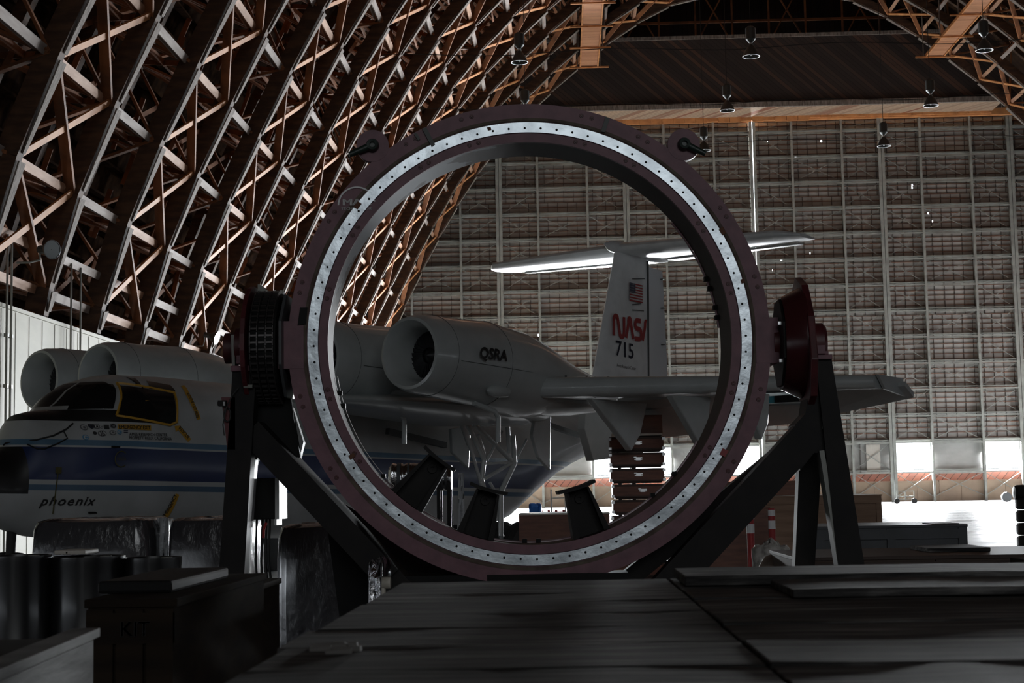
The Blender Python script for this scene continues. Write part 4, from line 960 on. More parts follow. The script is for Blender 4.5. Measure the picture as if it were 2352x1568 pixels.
mb = MB(); mb.prism([W(598, 850, 10.15), W(640, 860, 10.15), W(664, 900, 10.15), W(670, 935, 10.15), W(690, 1050, 10.15), W(660, 1045, 10.15), W(600, 1010, 10.15), W(590, 990, 10.15)], (0, .05, 0)); wp_(mb, 'guard_plate', M['black'], SL)
# lit slivers: white paint on these plates stands for light on their faces
mb = MB(); mb.prism([W(667, 930, 10.2), W(672, 935, 10.2), W(697, 1015, 10.2), W(688, 1052, 10.2), W(683, 1040, 10.2), W(679, 1000, 10.2)], (-.02, .2, 0)); wp_(mb, 'gusset_lit_face', M['whitepaint'], SL)
mb = MB(); mb.prism([W(583, 955, 10.3), W(590, 972, 10.3), W(600, 1000, 10.3), W(580, 985, 10.3)], (.0, .03, 0)); wp_(mb, 'lug_lit_face', M['whitepaint'], SL)
mb = MB(); c0 = W(582, 1055, 10.05); c1 = W(556, 1395, 10.05); mb.beam(c0, c1, .02, .16, (0, 1, 0)); mb2 = MB(); mb2.beam(c0, c1, .035, .14, (0, 1, 0)); wp_(mb2, 'pale_leg_strip', M['leg_lit'], SL)  # pale strip stands for light falling on the leg's inner face
# bearing: plates and cap
mb = MB(); mb.bx(W(540, 825).x, W(592, 825).x, 9.86, 10.2, W(568, 856).z, W(560, 843).z); mb.bx(W(550, 825).x, W(590, 825).x, 9.9, 10.2, W(568, 838).z, W(568, 818).z); mb.bx(W(553, 825).x, W(588, 825).x, 9.92, 10.18, W(568, 802).z, W(568, 792).z); bb = wp_(mb, 'bearing_block', M['ringpurple'], SL, bevel=.005)
mb = MB(); mb.lathe([(0, -.07), (.12, -.07), (.12, .06), (0, .06)], (W(570, 795, 10.05)), 'x', 24); wp_(mb, 'bearing_cap', M['maroon'], SL)
mb = MB(); mb.beam(W(538, 770, 10), W(540, 850, 10), .02, .1, (0, 1, 0)); wp_(mb, 'bracket', M['mesh_steel'], SL)
# trunnion shaft and chain wheel
cg = W(624, 798, 10.12)
mb = MB(); mb.lathe([(0, -.3), (.10, -.3), (.10, .12), (0, .12)], cg, 'x', 28); wp_(mb, 'trunnion_shaft', M['maroon'], SL)
g = MB(); g.lathe([(.08, -.085), (.345, -.085), (.352, -.07), (.352, .07), (.345, .085), (.08, .085)], cg, 'x', 72); gw = wp_(g, 'chain_wheel', M['black'], SL)
g = MB()
for i in range(52):
    a_ = 2*pi*i/52; r = .36
    for dx in (-.05, 0, .05): g.beam(cg+Vector((dx-.018, r*cos(a_), r*sin(a_))), cg+Vector((dx+.018, r*cos(a_), r*sin(a_))), .012, .018, (0, cos(a_), sin(a_)))
    for dx in (-.072, -.028, .028, .072): g.beam(cg+Vector((dx, r*cos(a_-.055), r*sin(a_-.055))), cg+Vector((dx, r*cos(a_+.055), r*sin(a_+.055))), .006, .026, (0, cos(a_), sin(a_)))
wp_(g, 'roller_chain', M['chainsteel'], gw, kind='stuff')
def hexa(c, r, t, nm, m, par, n=8, ry=1, rot=.39):
    mb = MB(); mb.prism([c+Vector((0, ry*r*cos(2*pi*i/n+rot), r*sin(2*pi*i/n+rot))) for i in range(n)], (t, 0, 0)); return wp_(mb, nm, m, par, bevel=.004)
hexa(cg+Vector((-.13, 0, .0)), .40, .03, 'side_disc', M['maroon'], SL, 24); hexa(cg+Vector((.1, .02, .0)), .36, .02, 'octagon_plate', M['mesh_dark'], SL)
mb = MB(); mb.prism([W(592, 672, 10.1), W(592, 652, 10.1), W(602, 656, 10.1), W(614, 668, 10.1)], (0, .1, 0)); wp_(mb, 'wheel_guard_tip', M['mesh_steel'], SL)
# switch box on the leg with cables
bxr = empty('switch_box', W(522, 960, 9.9), label='maroon control panel with a lever fixed to the left stand', cat='control box')
mb = MB(); mb.prism([W(508, 912, 9.88), W(540, 912, 9.88), W(540, 1032, 9.88), W(522, 1032, 9.88)], (0, .12, 0)); mb.build('panel', M['maroon'], bxr)
mb = MB(); mb.box(W(511, 926, 9.85), (.05, .05, .035)); mb.beam(W(500, 927, 9.84), W(512, 925, 9.84), .02, .02); mb.build('lever', M['dark_steel'], bxr)
mb = MB(); mb.box(W(515, 927, 9.83), (.012, .01, .025)); mb.build('white_tag', M['reflect'], bxr)
mb = MB(); mb.tube([W(522+8*cos(t), 952+16*sin(t), 9.86) for t in [pi*i/10 for i in range(21)]], .005, 5); mb.tube([W(548, 890, 9.85), W(535, 905, 9.84), W(520, 935, 9.84), W(512, 975, 9.84), W(515, 1000, 9.84)], .004, 5); mb.build('loop_cable', M['cable'], bxr)
mb = MB(); mb.tube([W(560, 887, 9.84), W(580, 887, 9.84)], .012, 8); mb.build('grey_connector', M['mesh_steel'], bxr)
eb = empty('electrical_cabinet', W(605, 1200, 10.3), label='black electrical cabinet with one side coloured as lit, hung between the legs of the left stand', cat='cabinet')
a_, b_ = W(577, 1098, 10.3), W(631, 1192, 10.3)
mb = MB(); mb.bx(a_.x, b_.x, 10.3, 10.62, b_.z, a_.z); mb.build('housing', M['black'], eb, bevel=.006)
mb = MB(); mb.bx(b_.x+.002, b_.x+.03, 10.30, 10.60, b_.z, a_.z); mb.bx(b_.x-.005, b_.x+.012, 10.30, 10.5, b_.z-.04, b_.z); mb.build('lit_side', M['whitepaint'], eb)  # white paint stands for light on the cabinet's right side
mb = MB()
for x0_, x1_ in ((590, 598), (603, 606), (612, 622), (620, 632)): mb.tube([W(x0_, 1192, 10.4), W(x0_-3, 1290, 10.4), W(x1_, 1410, 10.4)], .008, 6)
mb.build('hanging_cables', M['cable'], eb, kind='stuff')
mb = MB(); mb.tube([W(612, 1200, 10.35), W(606, 1215, 10.35), W(605, 1235, 10.35)], .01, 6); mb.build('red_cable', M['redplastic'], eb)

SR = empty('ring_stand', (W(1900, 1320).x, 10.2, 0), label='dark splayed-leg steel stand and counterweight disc on the right side of the purple ring', cat='stand')
def leg(p, q, w0, w1, Y0, Y1, par, nm='leg'):
    a_, b_ = at(*p, Y0), at(*q, Y1); d_ = (b_-a_)/(b_.z-a_.z); f_ = a_+d_*(0-a_.z); f_.y = Y1; t = (a_.z)/(a_.z-b_.z); mb = MB(); mb.beam(a_, f_, w0, .14, (0, 1, 0), w0+(w1-w0)*t, .14); return wp_(mb, nm, M['dark_steel'], par)
leg((1888, 828), (1954, 1320), .10, .165, 10.0, 10.0, SR)
leg((1862, 985), (1838, 1320), .15, .125, 10.3, 10.5, SR)
mb = MB(); mb.prism([W(1868, 828, 9.97), W(1906, 828, 9.97), W(1916, 900, 9.97), W(1926, 1000, 9.97), W(1895, 1040, 9.97), W(1870, 1040, 9.97), W(1838, 1080, 9.97), W(1826, 975, 9.97), W(1850, 950, 9.97)], (0, .30, 0)); wp_(mb, 'gusset', M['dark_steel'], SR)
mb = MB(); mb.beam(W(1856, 995, 10.05), W(1364, 1530, 10.05), .2, .205, (0, 1, 0)); wp_(mb, 'diagonal_brace', M['dark_steel'], SR)
mb = MB(); mb.beam(W(1790, 1045, 10.45), W(1228, 1505, 10.45), .12, .15, (0, 1, 0)); wp_(mb, 'diagonal_brace', M['dark_steel'], SR)
mb = MB(); c0 = W(1883, 1035, 10.02); c1 = W(1929, 1320, 10.02); mb.beam(c0, c1+(c1-c0)*.2, .03, .16, (0, 1, 0)); wp_(mb, 'pale_leg_strip', M['mesh_steel'], SR)
mb = MB(); q = W(1901, 975, 9.96); mb.box(q, (.07, .01, .055)); wp_(mb, 'data_plate', M['mesh_steel'], SR)
mb = MB(); mb.bx(W(1866, 825).x, W(1906, 825).x, 9.9, 10.15, W(1885, 828).z, W(1885, 817).z); mb.bx(W(1866, 825).x, W(1892, 825).x, 9.92, 10.12, W(1885, 815).z, W(1885, 794).z); mb.bx(W(1890, 825).x, W(1899, 825).x, 9.92, 10.12, W(1885, 817).z, W(1885, 808).z); wp_(mb, 'bearing_block', M['ringpurple'], SR, bevel=.004)
cd_ = W(1845, 788, 10.2)
mb = MB(); mb.lathe([(0, -.02), (.13, -.02), (.13, .12), (.11, .14), (0, .14)], cd_+Vector((0, 0, .0)), 'x', 28); wp_(mb, 'bearing_cap', M['maroon'], SR)
mb = MB(); mb.lathe([(0, -.2), (.12, -.2), (.12, .05), (0, .05)], cd_, 'x', 28); wp_(mb, 'trunnion_shaft', M['maroon'], SR)
mb = MB(); n = 10; mb.prism([cd_+Vector((-.02, .43*cos(2*pi*i/n+.0), .45*sin(2*pi*i/n+.31))) for i in range(n)], (.045, 0, 0)); wp_(mb, 'counterweight_disc', M['maroon'], SR, bevel=.006)
mb = MB(); mb.lathe([(.1, -.14), (.30, -.14), (.36, -.02), (.36, .0)], cd_+Vector((-.01, 0, 0)), 'x', 40); wp_(mb, 'drum', M['maroondark'], SR)
mb = MB(); mb.prism([cd_+Vector((-.165, .29*cos(2*pi*i/8+.39), .30*sin(2*pi*i/8+.39))) for i in range(8)], (.03, 0, 0)); wp_(mb, 'octagon_plate', M['dark_steel'], SR, bevel=.004)
mb = MB()
for dz in (.115, -.125): mb.box(cd_+Vector((-.17, -.18, dz)), (.03, .03, .02))
wp_(mb, 'bright_key', M['latch'], SR)
mb = MB(); p0 = W(1912, 930, 10.0); mb.tube([W(1912+10*cos(t), 927+10*sin(t), 10.0) for t in [-1.6+pi*i/8 for i in range(9)]], .008, 6); wp_(mb, 'cable_hook', M['cable'], SR)
# ------------------------------------------------------------------ foreground: rough plank platform
TZ = 1.45
p0, p1 = atz(870, 1338, TZ), atz(2500, 1318, TZ); n0 = atz(600, 1568, TZ)
xl = (p0.x+n0.x)/2; yf = p0.y; yn = 1.35; xr = 3.0
crate = empty('plank_platform', (1.2, 2.8, 0), label='rough dark plank platform filling the foreground under the ring', cat='platform')
def board(x0, x1, y0, y1, z0, z1, nm='top_board', m='table', taper=0, seed=0):
    mb = MB(); n = max(2, int((x1-x0)/.12)); rnd = random.Random(seed); R_ = []
    for i in range(n+1):
        x = x0+(x1-x0)*i/n; j = rnd.uniform(-.004, .004); k = rnd.uniform(-.004, .004); zz = rnd.uniform(-.0015, .0015)
        R_.append([Vector((x, y0+j, z0)), Vector((x, y1+k+taper*i/n, z0)), Vector((x, y1+k+taper*i/n, z1+zz)), Vector((x, y0+j, z1+zz))])
    mb.loft(R_, True, False); return mb.build(nm, M[m], crate, bevel=.003)
ys = [yn, 1.62, 1.95, 2.24, 2.58, 2.9, 3.22, 3.55, 3.85, yf]
xs_ = .28
for i in range(len(ys)-1): board(xl+random.uniform(-.012, .012), xs_, ys[i]+.006, ys[i+1]-.006, TZ-.03, TZ, seed=i)
for i in range(len(ys)-1): board(xs_+.006, xr, ys[i]+.008, ys[i+1]-.008, TZ-.03, TZ+.002*(i % 2), seed=20+i)
# raised far edge on the right: two battens, one on the other
b0 = atz(1640, 1345, TZ); 
board(.50, xr, 3.50, 3.88, TZ+.003, TZ+.022, 'raised_board', seed=41, taper=.02); board(.30, xr, 3.98, yf, TZ+.003, TZ+.028, 'raised_board', seed=42, taper=.05)
mb = MB(); mb.bx(xl+.03, xr-.03, yn+.02, yf-.02, TZ-.22, TZ-.032); mb.build('frame', M['tableside'], crate)
for x in (xl+.12, 1.2, xr-.12):
    for y in (yn+.1, yf-.12): mb = MB(); mb.bx(x-.06, x+.06, y-.06, y+.06, 0, TZ-.22); mb.build('leg', M['tableside'], crate)
mb = MB(); rnd = random.Random(3)
for i in range(7):
    q = atz(690+rnd.uniform(0, 90), 1492+rnd.uniform(-8, 10), TZ); mb.beam(q, q+Vector((rnd.uniform(.02, .06), rnd.uniform(-.01, .01), .003)), .012, .008)
mb.build('splinters', M['tablelight'], crate, kind='stuff')

# ------------------------------------------------------------------ lower left: wrapped pallets, drums and crates
def blob(name, x0, x1, y0, y1, z0, z1, m, lab, cat, seed=1, crumple=.02, group=None, round_=.12, base='pallet'):
    """rounded, sagging wrapped block"""
    root = empty(name, ((x0+x1)/2, (y0+y1)/2, 0), label=lab, cat=cat, group=group); rnd = random.Random(seed); R_ = []; n = 64
    for k, (t, s) in enumerate(((0, .97), (.08, 1), (.3, 1.0), (.55, 1.005), (.8, .995), (.93, .98), (.985, .93), (1.0, .80), (1.005, .4), (.99, .02))):
        r = []
        for i in range(n):
            a = 2*pi*i/n; c, s_ = cos(a), sin(a); e = .28; u = math.copysign(abs(c)**e, c); v = math.copysign(abs(s_)**e, s_)
            j = crumple*(rnd.random()-.5)
            r.append(Vector(((x0+x1)/2+(x1-x0)/2*u*s*(1+j), (y0+y1)/2+(y1-y0)/2*v*s*(1+j), z0+(z1-z0)*t+j*.7*(t > .9))))
        R_.append(r)
    mb = MB(); mb.loft(R_); mb.build('wrapped_load', M[m], root)
    if base:
        mb = MB()
        for yy in (y0+.05, (y0+y1)/2, y1-.05): mb.bx(x0+.02, x1-.02, yy-.05, yy+.05, 0, z0-.03)
        mb.bx(x0, x1, y0, y1, z0-.03, z0); mb.build(base, M['tableside'], root)
    return root
A = lambda px, py, Y: at(px, py, Y)
def span(px0, px1, Y): return at(px0, 1100, Y).x, at(px1, 1100, Y).x
def zt(py, px, Y): return at(px, py, Y).z
x0, x1 = span(62, 352, 13); blob('wrapped_pallet', x0, x1, 13, 14.0, .15, zt(1192, 200, 13), 'plastic', 'plastic-wrapped pallet load under the aircraft nose, left of the two', 'pallet load', 3)
x0, x1 = span(378, 560, 13); blob('wrapped_pallet', x0, x1, 13, 14.0, .15, zt(1190, 450, 13), 'plastic', 'plastic-wrapped pallet load under the aircraft, right beside the left stand', 'pallet load', 5)
x0, x1 = span(628, 872, 12); blob('wrapped_pallet', x0, x1, 12, 13.0, .15, zt(1205, 750, 12), 'plastic', 'tall black wrapped load behind the brace of the left stand', 'pallet load', 8)
# pale film hanging in the gap
a, b = A(350, 1195, 13.1), A(376, 1275, 13.1); mb = MB(); R_ = []
for i in range(12):
    z = a.z+.02-(a.z-.1)*i/11; R_.append([Vector((a.x+(b.x-a.x)*k/6, 13.25+.03*math.sin(i*1.3+k*2.1), z)) for k in range(7)])
mb.loft(R_, False, True, False); mb.build('hanging_film', M['film'], label='bright wrinkled plastic film hanging in the gap between two wrapped pallets', cat='film')
# folded white sheets on the drums
def drum(px0, px1, top, Y, lab, h=None, grp='dark drums'):
    x0, x1 = span(px0, px1, Y); z = zt(top, (px0+px1)/2, Y); r = (x1-x0)/2; c = Vector(((x0+x1)/2, Y+r, 0)); root = empty('dark_drum', c, label=lab, cat='drum', group=grp)
    mb = MB(); hh = z
    prof = [(0, 0), (r*.98, 0), (r, .02), (r*.985, .05), (r*.985, hh*.32), (r*1.01, hh*.33), (r*.985, hh*.345), (r*.985, hh*.66), (r*1.01, hh*.67), (r*.985, hh*.685), (r*.985, hh-.05), (r, hh-.03), (r, hh), (r*.95, hh), (r*.94, hh-.02), (0, hh-.02)]
    mb.lathe(prof, c, 'z', 48); mb.build('shell', M['darkdrum'], root)
    mb = MB(); mb.lathe([(0, hh-.018), (.03, hh-.018), (.03, hh), (0, hh)], c+Vector((r*.5, 0, 0)), 'z', 12); mb.build('bung', M['mesh_steel'], root)
    return c, z, r
drum(-60, 92, 1278, 8.0, 'dark drum at the left edge, leftmost of the row in front of the pallets'); drum(88, 262, 1280, 8.1, 'dark drum second from the left edge, below the wrapped pallet'); drum(268, 400, 1282, 8.2, 'dark drum in the row, just left of the left stand')
for px0, px1, py, lab in ((108, 142, 1265, 'small folded grey sheet lying on the drums, left one'), (133, 180, 1262, 'pale folded sheet lying on the drums, right one')):
    x0, x1 = span(px0, px1, 8.2); z = zt(1278, px0, 8.1); mb = MB(); mb.box(((x0+x1)/2, 8.45, z+.012), (x1-x0, .25, .022)); mb.build('folded_sheet', M['whiteboard'], label=lab, cat='sheet', bevel=.006)
# KIT crate
def crate_box(name, x0, x1, y0, y1, z0, z1, m, lab, cat='crate', rails=True, group=None, trim=None, legs=False):
    root = empty(name, ((x0+x1)/2, (y0+y1)/2, z0), label=lab, cat=cat, group=group)
    mb = MB(); mb.bx(x0, x1, y0, y1, z0+.06, z1-.025); mb.build('box', M[m], root)
    mb = MB(); mb.bx(x0-.01, x1+.01, y0-.01, y1+.01, z1-.025, z1); mb.build('lid', M[trim or m], root, bevel=.003)
    if rails:
        mb = MB(); nn = 3
        for i in range(nn): x = x0+.04+(x1-x0-.08)*i/(nn-1); mb.bx(x-.04, x+.04, y0-.02, y0, z0+.06, z1-.03)
        mb.bx(x0, x1, y0-.022, y0, z0+.08, z0+.16); mb.bx(x0, x1, y0-.022, y0, z1-.13, z1-.04); mb.build('battens', M[trim or m], root)
    mb = MB()
    for x in (x0+.06, (x0+x1)/2, x1-.06): mb.bx(x-.04, x+.04, y0, y1, z0, z0+.06)
    mb.build('skids', M[m], root); return root
x0, x1 = span(205, 402, 4.7); c = crate_box('kit_crate', x0, x1, 4.7, 6.1, 0, zt(1375, 300, 4.7), 'crate_dark', 'dark wooden crate stencilled KIT behind the small crate at lower left')
V, F, wd = text_geo('KIT', bold=.03); a, b = A(272, 1462, 4.66), A(342, 1462, 4.66); mb = MB(); mb.add([(a.x+(b.x-a.x)*u/wd, 4.672, a.z+v*.045) for u, v in V], F); mb.build('stencil_lettering', M['text'], c)
x0, x1 = span(236, 330, 5.0); mb = MB(); mb.bx(x0, span(0, 400, 4.9)[1]-.02, 4.95, 5.8, zt(1375, 300, 4.7), zt(1332, 300, 5)); mb.build('dark_case', M['black'], label='low black case lying on the stencilled crate', cat='case', bevel=.01)
x0, x1 = span(430, 500, 6.0); crate_box('dark_crate', x0-.25, x1, 6.6, 7.3, 0, zt(1350, 480, 6.6), 'crate_dark', 'small dark crate close to the foot of the left stand', rails=False)
# near crate, lower left corner
q0, q1 = atz(0, 1530, 1.42), atz(215, 1442, 1.42); dr = (q1-q0); dr.z = 0; ln = dr.length; dr.normalize(); nr = Vector((-dr.y, dr.x, 0))
root = empty('near_crate', (q1.x, q1.y, 0), label='weathered wooden crate cut off by the lower left corner, its plank side coloured as lit', cat='crate')
s0_, e0_ = q0-dr*.6, q1
def slab3(nm, m, zlo, zhi, offn, thick, ex=0):
    P = [s0_-nr*offn, e0_-nr*offn+dr*ex, e0_-nr*offn+dr*ex+nr*thick, s0_-nr*offn+nr*thick]; P = [Vector((p.x, p.y, zlo)) for p in P]; mb = MB(); mb.prism(P, (0, 0, zhi-zlo)); return mb.build(nm, M[m], root, bevel=.002)
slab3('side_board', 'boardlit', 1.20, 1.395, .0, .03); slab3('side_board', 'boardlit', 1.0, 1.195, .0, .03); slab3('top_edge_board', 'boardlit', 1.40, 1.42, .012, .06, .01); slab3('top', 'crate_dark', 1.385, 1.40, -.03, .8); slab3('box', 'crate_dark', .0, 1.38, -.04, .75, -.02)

# wrapped foil bundle end by the platform
blob('foil_bundle', *span(842, 872, 9.2), 9.2, 9.8, .1, zt(1298, 855, 9.2), 'foil', 'crumpled shiny wrapped bundle end beside the left edge of the platform', 'bundle', 4, .10)
mb = MB(); c = A(878, 1338, 9.3); mb.tube([c+Vector((0, 0, -c.z)), c], .02, 8); mb.lathe([(0, 0), (.035, 0), (.035, .05), (0, .05)], c, 'x', 14); mb.build('pale_valve', M['cone'], label='small pale valve on a stem right of the shiny bundle', cat='valve')

# ------------------------------------------------------------------ behind the ring
# shiny wrapped engine on a trolley, seen through the ring
def engine(px0, px1, py0, py1, Y, lab, m='foil', yaw=.35):
    a, b = A(px0, py0, Y), A(px1, py1, Y); cz = (a.z+b.z)/2; r = (a.z-b.z)/2; L_ = b.x-a.x; root = empty('wrapped_engine', ((a.x+b.x)/2, Y, 0), label=lab, cat='engine', group=None)
    mb = MB(); rnd = random.Random(int(px0)); prof = []
    t = 0; 
    while t <= 1.001: prof.append((r*(1 if t > .1 else .75+2.5*t)*(1+.05*rnd.uniform(-1, 1)), t*L_)); t += .05
    prof = [(0, 0)]+prof+[(0, L_)]; mb.lathe(prof, (a.x, Y+r, cz), 'x', 28); mb.build('shrink_wrapped_body', M[m], root)
    mb = MB()
    for t in (.3, .35, .62): mb.lathe([(r*1.02, -.012), (r*1.05, 0), (r*1.02, .012)], (a.x+t*L_, Y+r, cz), 'x', 28)
    mb.build('clamp_band', M['mesh_dark'], root)
    mb = MB()
    for x in (a.x+.15*L_, b.x-.15*L_):
        for yy in (Y+.1*r, Y+1.8*r): mb.beam((x, yy, 0), (x, yy, cz-r*.4), .05, .05)
    mb.beam((a.x, Y+.1*r, .25), (b.x, Y+.1*r, .25), .06, .06); mb.beam((a.x, Y+1.8*r, .25), (b.x, Y+1.8*r, .25), .06, .06); mb.build('trolley', M['dark_steel'], root)
engine(890, 966, 1064, 1126, 18.5, 'shiny silver wrapped engine seen through the ring, left of the saddle posts')
engine(1002, 1036, 1068, 1124, 19.5, 'second shiny wrapped engine behind the leaning left saddle post')
# narrow strip of gleaming film
mb = MB(); a, b = A(1052, 1086, 18), A(1066, 1132, 18); R_ = []
for i in range(14):
    z = a.z-(a.z)*i/13; R_.append([Vector((a.x+(b.x-a.x)*k/4, 18+.03*sin(i*1.7+k*2.3), z)) for k in range(5)])
mb.loft(R_, False, True, False); mb.build('gleaming_film_strip', M['film'], label='narrow gleaming strip of plastic film in front of the blue fuselage band', cat='film')
# stack of transit cases
Y = 30.0; stk_x0, stk_x1 = span(1404, 1530, Y); z = 0; n = 9; hh = [.3, .29, .3, .3, .3, .3, .3, .3, .3]
NM = 'bottom,second,third,fourth,fifth,sixth,seventh,eighth,topmost'.split(',')
for i in range(n):
    off = .08 if i in (4, 5) else (0.02 if i < 4 else -.03); x0, x1 = stk_x0+off*.3, stk_x1+off
    root = empty('transit_case', ((x0+x1)/2, Y+.4, z), label='red-brown transit case in the tall stack behind the ring, %s%s' % (NM[i], ' of the stack' if i in (0, 8) else ' from the bottom'), cat='case', group='stack of transit cases')
    mb = MB(); mb.bx(x0, x1, Y, Y+.8, z+.03, z+hh[i]-.02); mb.build('body', M['crate_red'], root)
    mb = MB(); mb.bx(x0-.008, x1+.008, Y-.012, Y+.81, z+hh[i]-.06, z+hh[i]-.02); mb.bx(x0-.008, x1+.008, Y-.012, Y+.81, z+.03, z+.06); mb.bx(x0+.05, x1-.05, Y+.05, Y+.75, z, z+.03); mb.build('edge_rails', M['crate_dark2'], root)
    xm = x0+(x1-x0)*(.52 if i > 4 else .58); mb = MB(); mb.box((xm, Y-.02, z+.15), (.15, .03, .02)); mb.box((xm-.06, Y-.02, z+.19), (.05, .03, .02)); mb.box((xm+.05, Y-.02, z+.18), (.05, .03, .02)); mb.box((xm, Y-.015, z+.16), (.09, .02, .06)); mb.build('latch', M['latch'], root)
    for cx_ in (x0, x1):
        for cz_ in (z+.06, z+hh[i]-.06): mb = MB(); mb.box((cx_, Y, cz_), (.055, .05, .05)); mb.build('corner_cap', M['latch'], root)
    z += hh[i]
# rounded pale cover and a board on top
mb = MB(); mb.bx(stk_x0+.5, stk_x1-.05, Y-.02, Y+.6, z, z+.04); mb.build('case_board', M['whiteboard'], label='pale board lying on top of the transit cases', cat='board')
mb = MB(); mb.bx(stk_x0+.45, stk_x1-.03, Y+.2, Y+.7, z+.04, z+.4); mb.build('brown_crate', M['crate_red'], label='brown crate standing on the pale board above the cases', cat='crate', bevel=.01)
c = A(1440, 1010, 33); mb = MB(); R_ = []
for i in range(9): t = i/8; R_.append([Vector((c.x-.3+.9*t, 33.6+.35*sin(pi*min(.97, t*.8+.15))*cos(2*pi*k/24), c.z+.35*sin(pi*min(.97, t*.8+.15))*sin(2*pi*k/24))) for k in range(24)])
mb.loft(R_); gl = mb.build('pale_nose_fairing', M['whiteboard'], label='pale rounded fairing on a stand behind the transit cases', cat='fairing')
mb = MB()
for dx in (-.5, .5): mb.beam((c.x+dx*.3, 33.6, 0), (c.x+dx*.3, 33.6, c.z-.2), .08, .08)
mb.build('fairing_stand', M['dark_steel'], gl)
# low red-brown container with a white top edge
x0, x1 = span(1190, 1398, 26); r_ = crate_box('long_crate', x0, x1, 26, 27.5, 0, zt(1178, 1300, 26), 'crate_red', 'long low red-brown crate with a white top edge, seen under the aircraft tail', rails=False, trim='whiteboard')
x0, x1 = span(1213, 1242, 40); blob('blue_tarp_bundle', x0, x1, 40, 40.8, .02, zt(1158, 1228, 40), 'blue', 'small bright blue tarpaulin bundle beyond the long low crate', 'bundle', 9, .08, base=None)
# clutter on the bright floor: a step frame, red rails and a hoarding
sx = A(1282, 1135, 45); st_ = empty('step_stool', (sx.x, 45, 0), label='small white metal step frame standing on the bright floor', cat='steps')
mb = MB()
for dx in (-.2, .2):
    for dy in (0, .4): mb.beam((sx.x+dx, 45+dy, 0), (sx.x+dx, 45+dy, 1.7), .04, .04)
for zz in (.5, 1.0, 1.45): mb.beam((sx.x-.2, 45, zz), (sx.x+.2, 45, zz), .2, .03)
mb.build('frame', M['whiteboard'], st_)
x0, x1 = span(1242, 1310, 50); mb = MB(); mb.bx(x0, x1, 50, 50.1, .9, 1.0); mb.bx(x0, x1, 50, 50.1, .5, .6)
for i in range(5): x = x0+(x1-x0)*i/4; mb.bx(x-.04, x+.04, 50, 50.1, 0, 1.05)
mb.build('red_barrier', M['redplastic'], label='low red barrier rail on the bright floor past the step frame', cat='barrier')

# ------------------------------------------------------------------ right side
x0, x1 = span(1690, 2022, 24); crate_box('plywood_crate', x0, x1, 24, 26, 0, zt(1137, 1900, 24), 'ply', 'big plain plywood crate behind the right stand')
x0, x1 = span(1640, 1890, 27); crate_box('plywood_crate', x0, x1, 27.5, 29, 0, zt(1104, 1780, 27.5), 'crate_red', 'tall reddish crate behind the plain plywood crate', rails=False)
x0, x1 = span(1600, 1812, 20); crate_box('brown_bench_crate', x0+.3, x1, 22, 23.4, 0, zt(1165, 1700, 22), 'crate_red', 'low dark red crate between the ring and the red-topped posts', rails=False)
x0, x1 = span(1868, 2215, 15); crate_box('grey_case', x0, x1, 15, 16.2, 0, zt(1206, 2050, 15), 'slate', 'long dark grey case behind the right stand, end towards the bright floor')
c = A(2173, 1203, 15.3); mb = MB(); mb.bx(c.x-.16, c.x+.1, 15.2, 15.6, zt(1206, 2050, 15), c.z+.01); mb.build('flat_bag', M['black'], label='small black bag lying on the long dark grey case', cat='bag', bevel=.012)
x0, x1 = span(1860, 2460, 10.5); crate_box('long_brown_crate', x0, x1+.3, 11.2, 12.6, 0, zt(1276, 2100, 11.2), 'crate_brown', 'long low brown crate in front of the dark grey case', rails=True, trim='crate_dark2')
x0, x1 = span(2140, 2285, 11.5); z_ = zt(1276, 2100, 11.2); mb = MB(); mb.bx(x0, x1, 11.7, 12.3, z_, z_+.03); mb.build('loose_board', M['table'], label='loose weathered board on the long brown crate', cat='board', bevel=.004)
x0, x1 = span(2250, 2480, 11.5); mb = MB(); mb.bx(x0+.05, x1, 10.4, 11.0, 0, zt(1290, 2300, 10.4)); mb.build('dark_bench_box', M['tableside'], label='dark wooden box at the right edge in front of the long brown crate', cat='box', bevel=.006)
# posts
for px, Y, lab in ((1723, 19, 'red and white marker post, left of the two beside the rubbish drum'), (1772, 21, 'red and white marker post, right of the two beside the rubbish drum')):
    c = A(px, 1190 if px < 1750 else 1182, Y); root = empty('marker_post', (c.x, Y, 0), label=lab, cat='marker post', group='marker posts'); r = .045; zt_ = c.z+.12
    if px > 1750: zt_ = at(px, 1167, Y).z
    else: zt_ = at(px, 1172, Y).z
    mb = MB(); mb.tube([(c.x, Y, .03), (c.x, Y, zt_)], r, 14); mb.build('tube', M['redplastic'], root)
    mb = MB(); mb.tube([(c.x, Y, zt_-.10), (c.x, Y, zt_-.02)], r+.003, 14); mb.tube([(c.x, Y, zt_-.27), (c.x, Y, zt_-.16)], r+.003, 14); mb.build('white_band', M['reflect'], root)
    mb = MB(); mb.lathe([(0, 0), (.2, 0), (.2, .03), (.05, .05), (0, .05)], (c.x, Y, 0), 'z', 20); mb.build('base', M['rubber'], root)
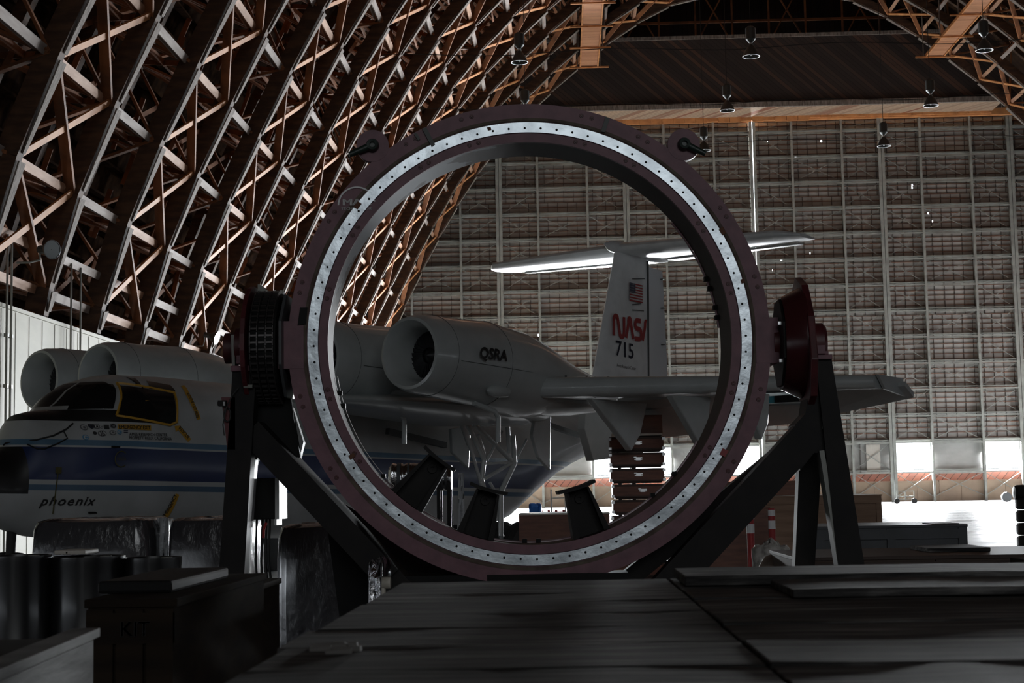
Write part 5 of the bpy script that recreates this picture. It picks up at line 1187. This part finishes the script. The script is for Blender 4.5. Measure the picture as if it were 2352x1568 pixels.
# rubbish drum with plastic bag
x0, x1 = span(1730, 1812, 13.5); r = (x1-x0)/2; c = Vector(((x0+x1)/2, 13.5+r, 0)); z_ = zt(1238, 1770, 13.5); root = empty('rubbish_drum', c, label='ribbed dark rubbish drum lined with pale crumpled plastic, left of the right stand', cat='bin')
mb = MB(); mb.lathe([(0, 0), (r*.9, 0), (r*.95, z_*.3), (r*.97, z_*.33), (r*.95, z_*.36), (r*.97, z_*.8), (r, z_*.9), (r*.92, z_*.9)], c, 'z', 36)
for i in range(18): a = 2*pi*i/18; mb.beam(c+Vector((r*.97*cos(a), r*.97*sin(a), .03)), c+Vector((r*.99*cos(a), r*.99*sin(a), z_*.85)), .03, .02, (cos(a), sin(a), 0))
mb.build('drum', M['dark_steel'], root)
mb = MB(); rnd = random.Random(12); R_ = []
for t, s in ((-.32, 1.04), (-.2, 1.07), (-.06, 1.10), (.0, 1.06), (.03, .9), (-.02, .7), (.05, .4), (.08, .05)): R_.append([c+Vector((r*s*cos(2*pi*k/32)*(1+rnd.uniform(-.05, .05)), r*s*sin(2*pi*k/32)*(1+rnd.uniform(-.05, .05)), z_*.93+t*(1+rnd.uniform(-.25, .25)))) for k in range(32)])
mb.loft(R_, False, True); mb.build('plastic_liner', M['liner'], root)
# pale cone-like tarpaulin heap
c = A(1800, 1340, 12.3); z_ = at(1795, 1272, 12.3).z; r = .38; root_ = MB(); R_ = []
for t, s in ((0, 1.5), (.25, 1.28), (.6, .8), (.85, .5), (.97, .28), (1, .05)): R_.append([Vector((c.x+r*s*cos(2*pi*k/28), 12.6+r*s*sin(2*pi*k/28), z_*t)) for k in range(28)])
root_.loft(R_); root_.build('pale_cone_cover', M['cone'], label='pale conical cover standing at the foot of the right stand', cat='cover')
c = A(1868, 1310, 12.9); mb = MB(); mb.loft([[Vector((c.x+.32*s*cos(2*pi*k/24), 13.2+.32*s*sin(2*pi*k/24), at(1865, 1278, 12.9).z*t)) for k in range(24)] for t, s in ((0, 1.4), (.5, .85), (.9, .4), (1, .05))]); mb.build('pale_cone_cover', M['cone'], label='second pale conical cover, seen between the legs of the right stand', cat='cover')
# stacked tyres at the right edge
c = A(2380, 1200, 34); rt = .42; ntop = 5
for i in range(6):
    z_ = .02+i*.27; root = MB(); root.lathe([(rt*.55, .02), (rt*.9, 0), (rt, .05), (rt, .2), (rt*.9, .25), (rt*.55, .23), (rt*.5, .12), (rt*.55, .02)], (c.x, 34, z_), 'z', 30)
    root.build('tyre', M['rubber'], label='black tyre in the column at the right edge, %s from the floor' % ORD[i], cat='tyre', group='column of tyres')
mb = MB(); q = A(2340, 1131, 34); mb.lathe([(0, -.12), (.14, -.1), (.16, 0), (.14, .1), (0, .12)], (q.x, 34, q.z), 'x', 20); mb.beam((q.x, 34, q.z), (c.x, 34, 6*.27+.02), .08, .06); mb.build('black_horn', M['black'], label='small black rounded device resting above the tyre column', cat='device')
# parked equipment beside the far doors
for px0, px1, py0, py1, lab in ((2058, 2098, 1128, 1150, 'faint white framed cart by the far doors, under the bright window'),):
    x0 = A(px0, 1100, 130).x; x1 = A(px1, 1100, 130).x; z1 = zt(py0, px0, 130); root = empty('cart', ((x0+x1)/2, 130, 0), label=lab, cat='cart')
    mb = MB()
    for x in (x0, (x0+x1)/2, x1): mb.beam((x, 130, .3), (x, 130, z1), .07, .07)
    for zz in (.4, z1*.6, z1): mb.beam((x0, 130, zz), (x1, 130, zz), .07, .07)
    mb.build('frame', M['mesh_steel'], root); mb = MB()
    for x in (x0, x1): mb.lathe([(0, -.1), (.22, -.1), (.22, .1), (0, .1)], (x, 130, .24), 'y', 16)
    mb.build('wheel', M['rubber'], root)
mb = MB(); q = A(2312, 1150, 130); mb.lathe([(0, -.2), (.4, -.2), (.4, .2), (0, .2)], (q.x, 130, .42), 'y', 20); mb.build('cable_reel', M['mesh_dark'], label='small grey reel standing by the plywood hoarding at far right', cat='reel')
